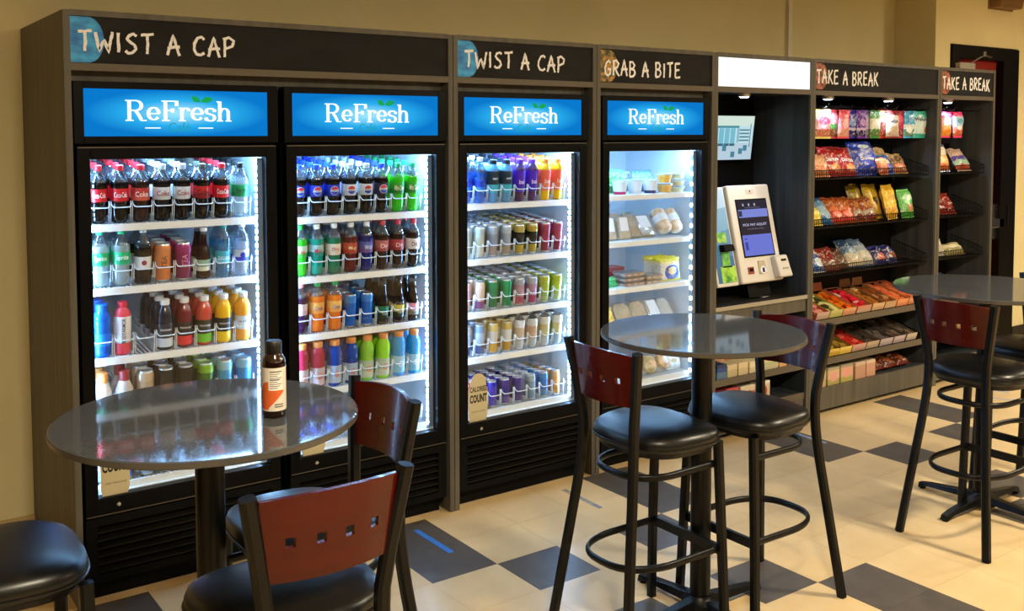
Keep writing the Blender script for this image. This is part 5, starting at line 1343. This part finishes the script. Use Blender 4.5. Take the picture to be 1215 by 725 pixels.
SM = {}
q = seat_mesh(); me = q.mesh('seat', [M_vinyl], True, 60); fix_normals(me); SM['seat'] = me
q = MB(); n = 40
for z, s_ in ((.690, .90), (.706, .93)):
    for (x, y) in superell(.187 * s_, .211 * s_, n, 3.0, .070, .06): q.v.append((x, y, z))
for k in range(n): q.f.append((k, (k + 1) % n, n + (k + 1) % n, n + k)); q.m.append(0)
q.f += [tuple(reversed(range(n))), tuple(range(n, 2 * n))]; q.m += [0, 0]
me = q.mesh('seat_pan', [M_steelblk]); fix_normals(me); SM['seat_pan'] = me
q = MB(); oo = [(x, y, .724) for x, y in superell(.1885, .2125, 48, 3.0, .070, .06)]; q.tube(oo, .0035, n=6, closed=True)
SM['piping'] = q.mesh('piping', [M_vinyl], True)
me = back_panel().mesh('backrest', [M_cherry], True, 50); fix_normals(me); SM['backrest'] = me


def leg_path(front, sgn):
    if front: return [(.246, sgn * .190, 0), (.238, sgn * .176, .36), (.232, sgn * .160, .705)]
    k = [(-.240, sgn * .204, 0), (-.205, sgn * .176, .26), (-.172, sgn * .150, .50)]
    k += bez((-.165, sgn * .145, .55), (-.146, sgn * .129, .70), (-.150, sgn * .135, .80), 5)
    return k + [(-.158, sgn * .150, .90), (-.178, sgn * .181, 1.075)]


for fr in (True, False):
    for sg in (1, -1):
        q = MB().tube(leg_path(fr, sg), .0165, .0165, n=8, square=True, up=(1, 0, 0)); me = q.mesh('leg', [M_steelblk]); fix_normals(me); SM['leg', fr, sg] = me
q = MB().tube(uloop(.232, .150, -.128, .622), .0085, .0130, n=8); me = q.mesh('upper_ring', [M_steelblk], True, 60); fix_normals(me); SM['upper_ring'] = me
q = MB().tube(uloop(.238, .166, -.180, .315), .0085, .0135, n=8); me = q.mesh('foot_ring', [M_steelblk], True, 60); fix_normals(me); SM['foot_ring'] = me
q = MB().box(.226, .240, -.178, .178, .295, .330); me = q.mesh('foot_bar', [M_steelblk]); fix_normals(me); SM['foot_bar'] = me
q = MB().lathe([(0, .015), (.012, .019)], 10); SM['foot_cap'] = q.mesh('foot_cap', [M_blackm])


def stool(label, x, y, rz):
    t = thing('bar_stool', label, 'bar stool', (x, y, 0), R(rz), 'bar stools around the tables')
    s_ = link('seat', SM['seat'], t); link('piping', SM['piping'], s_); link('seat_pan', SM['seat_pan'], t); link('backrest', SM['backrest'], t)
    for fr in (True, False):
        for sg in (1, -1):
            l = link('leg', SM['leg', fr, sg], t); p = leg_path(fr, sg)[0]
            link('foot_cap', SM['foot_cap'], l, (p[0], p[1], 0))
    for n_ in ('upper_ring', 'foot_ring', 'foot_bar'): link(n_, SM[n_], t)
    return t


stool('bar stool in the foreground, its cherry back towards us, at the left table', .883, -1.895, 90)
stool('bar stool behind the left table with cherry back at its right', 1.160, -1.457, 180)
stool('bar stool at the left edge of the photo, only its seat and legs in view', .302, -1.26, 0)
stool('bar stool left of the middle table, cherry back before the coolers', 2.400, -1.385, 0)
stool('bar stool right of the middle table, cherry back before the snack shelves', 2.998, -1.432, 180)
stool('bar stool left of the right table with its cherry back towards us', 4.235, -1.593, 0)
stool('bar stool at the right edge, only part of its seat and legs in view', 4.985, -1.500, 180)

# ------------------------------------------------------------------ bottle on the left table
bt = thing('supplement_bottle', 'brown bottle with black cap and orange label on the left table', 'bottle', (.983, -1.524, 1.068))
gl = obj('glass_body', MB().lathe([(0, .024), (.003, .0285), (.010, .0300), (.140, .0300), (.150, .0285), (.160, .0235), (.166, .0195), (.172, .0190)], 28), mat('amber_glass', '#1c0a05', .08, coat=.4), bt, True)
obj('cap', MB().lathe([(.166, .0195), (.168, .0205), (.196, .0205), (.199, .0185)], 28), mat('black_cap', '#0c0c0d', .4), bt, True)
lb = obj('label', MB().lathe([(.020, .0304), (.132, .0304)], 36, cap=False), mat('label_cream', '#e2d8c8', .45), bt, True)


def lab_patch(name, pts, m, r=.0308):
    f = curved(r, 0, R(-118)); b = MB(); b.v = [f(*p) for p in pts]; b.f = [tuple(range(len(pts)))]; b.m = [0]
    link(name, b.mesh(name, [m]), lb)


def strip_patch(name, u0, u1, z0f, z1f, m, r=.0308, n=12):
    f = curved(r, 0, R(-118)); b = MB()
    for i in range(n + 1):
        u = u0 + (u1 - u0) * i / n; b.v += [f(u, z0f(i / n)), f(u, z1f(i / n))]
    for i in range(n): b.f.append((2 * i, 2 * i + 2, 2 * i + 3, 2 * i + 1)); b.m.append(0)
    link(name, b.mesh(name, [m]), lb)


org = mat('orange_print', '#d8622c', .45)
strip_patch('orange_swoosh', -.046, -.012, lambda t: .024, lambda t: .060 + .045 * math.sin(t * 1.6) * (1 - .2 * t), org)
strip_patch('orange_swoosh', -.012, .030, lambda t: .028 + .042 * t, lambda t: .075 - .002 * t, org)
strip_patch('facts_panel', -.010, .026, lambda t: .074, lambda t: .126, mat('facts_white', '#eae6dc', .5), .0311)
inkm = mat('print_grey', '#4c4844', .6)
for i in range(9):
    z_ = .121 - i * .0052
    strip_patch('text_line', -.008, .024 - (i % 3) * .006, lambda t, z_=z_: z_, lambda t, z_=z_, i=i: z_ + (.003 if i in (0, 4) else .0016), inkm, .0313, 6)
for i in range(2): strip_patch('text_line', .004, .028, lambda t, i=i: .030 + i * .006, lambda t, i=i: .0325 + i * .006, inkm, .0313, 6)
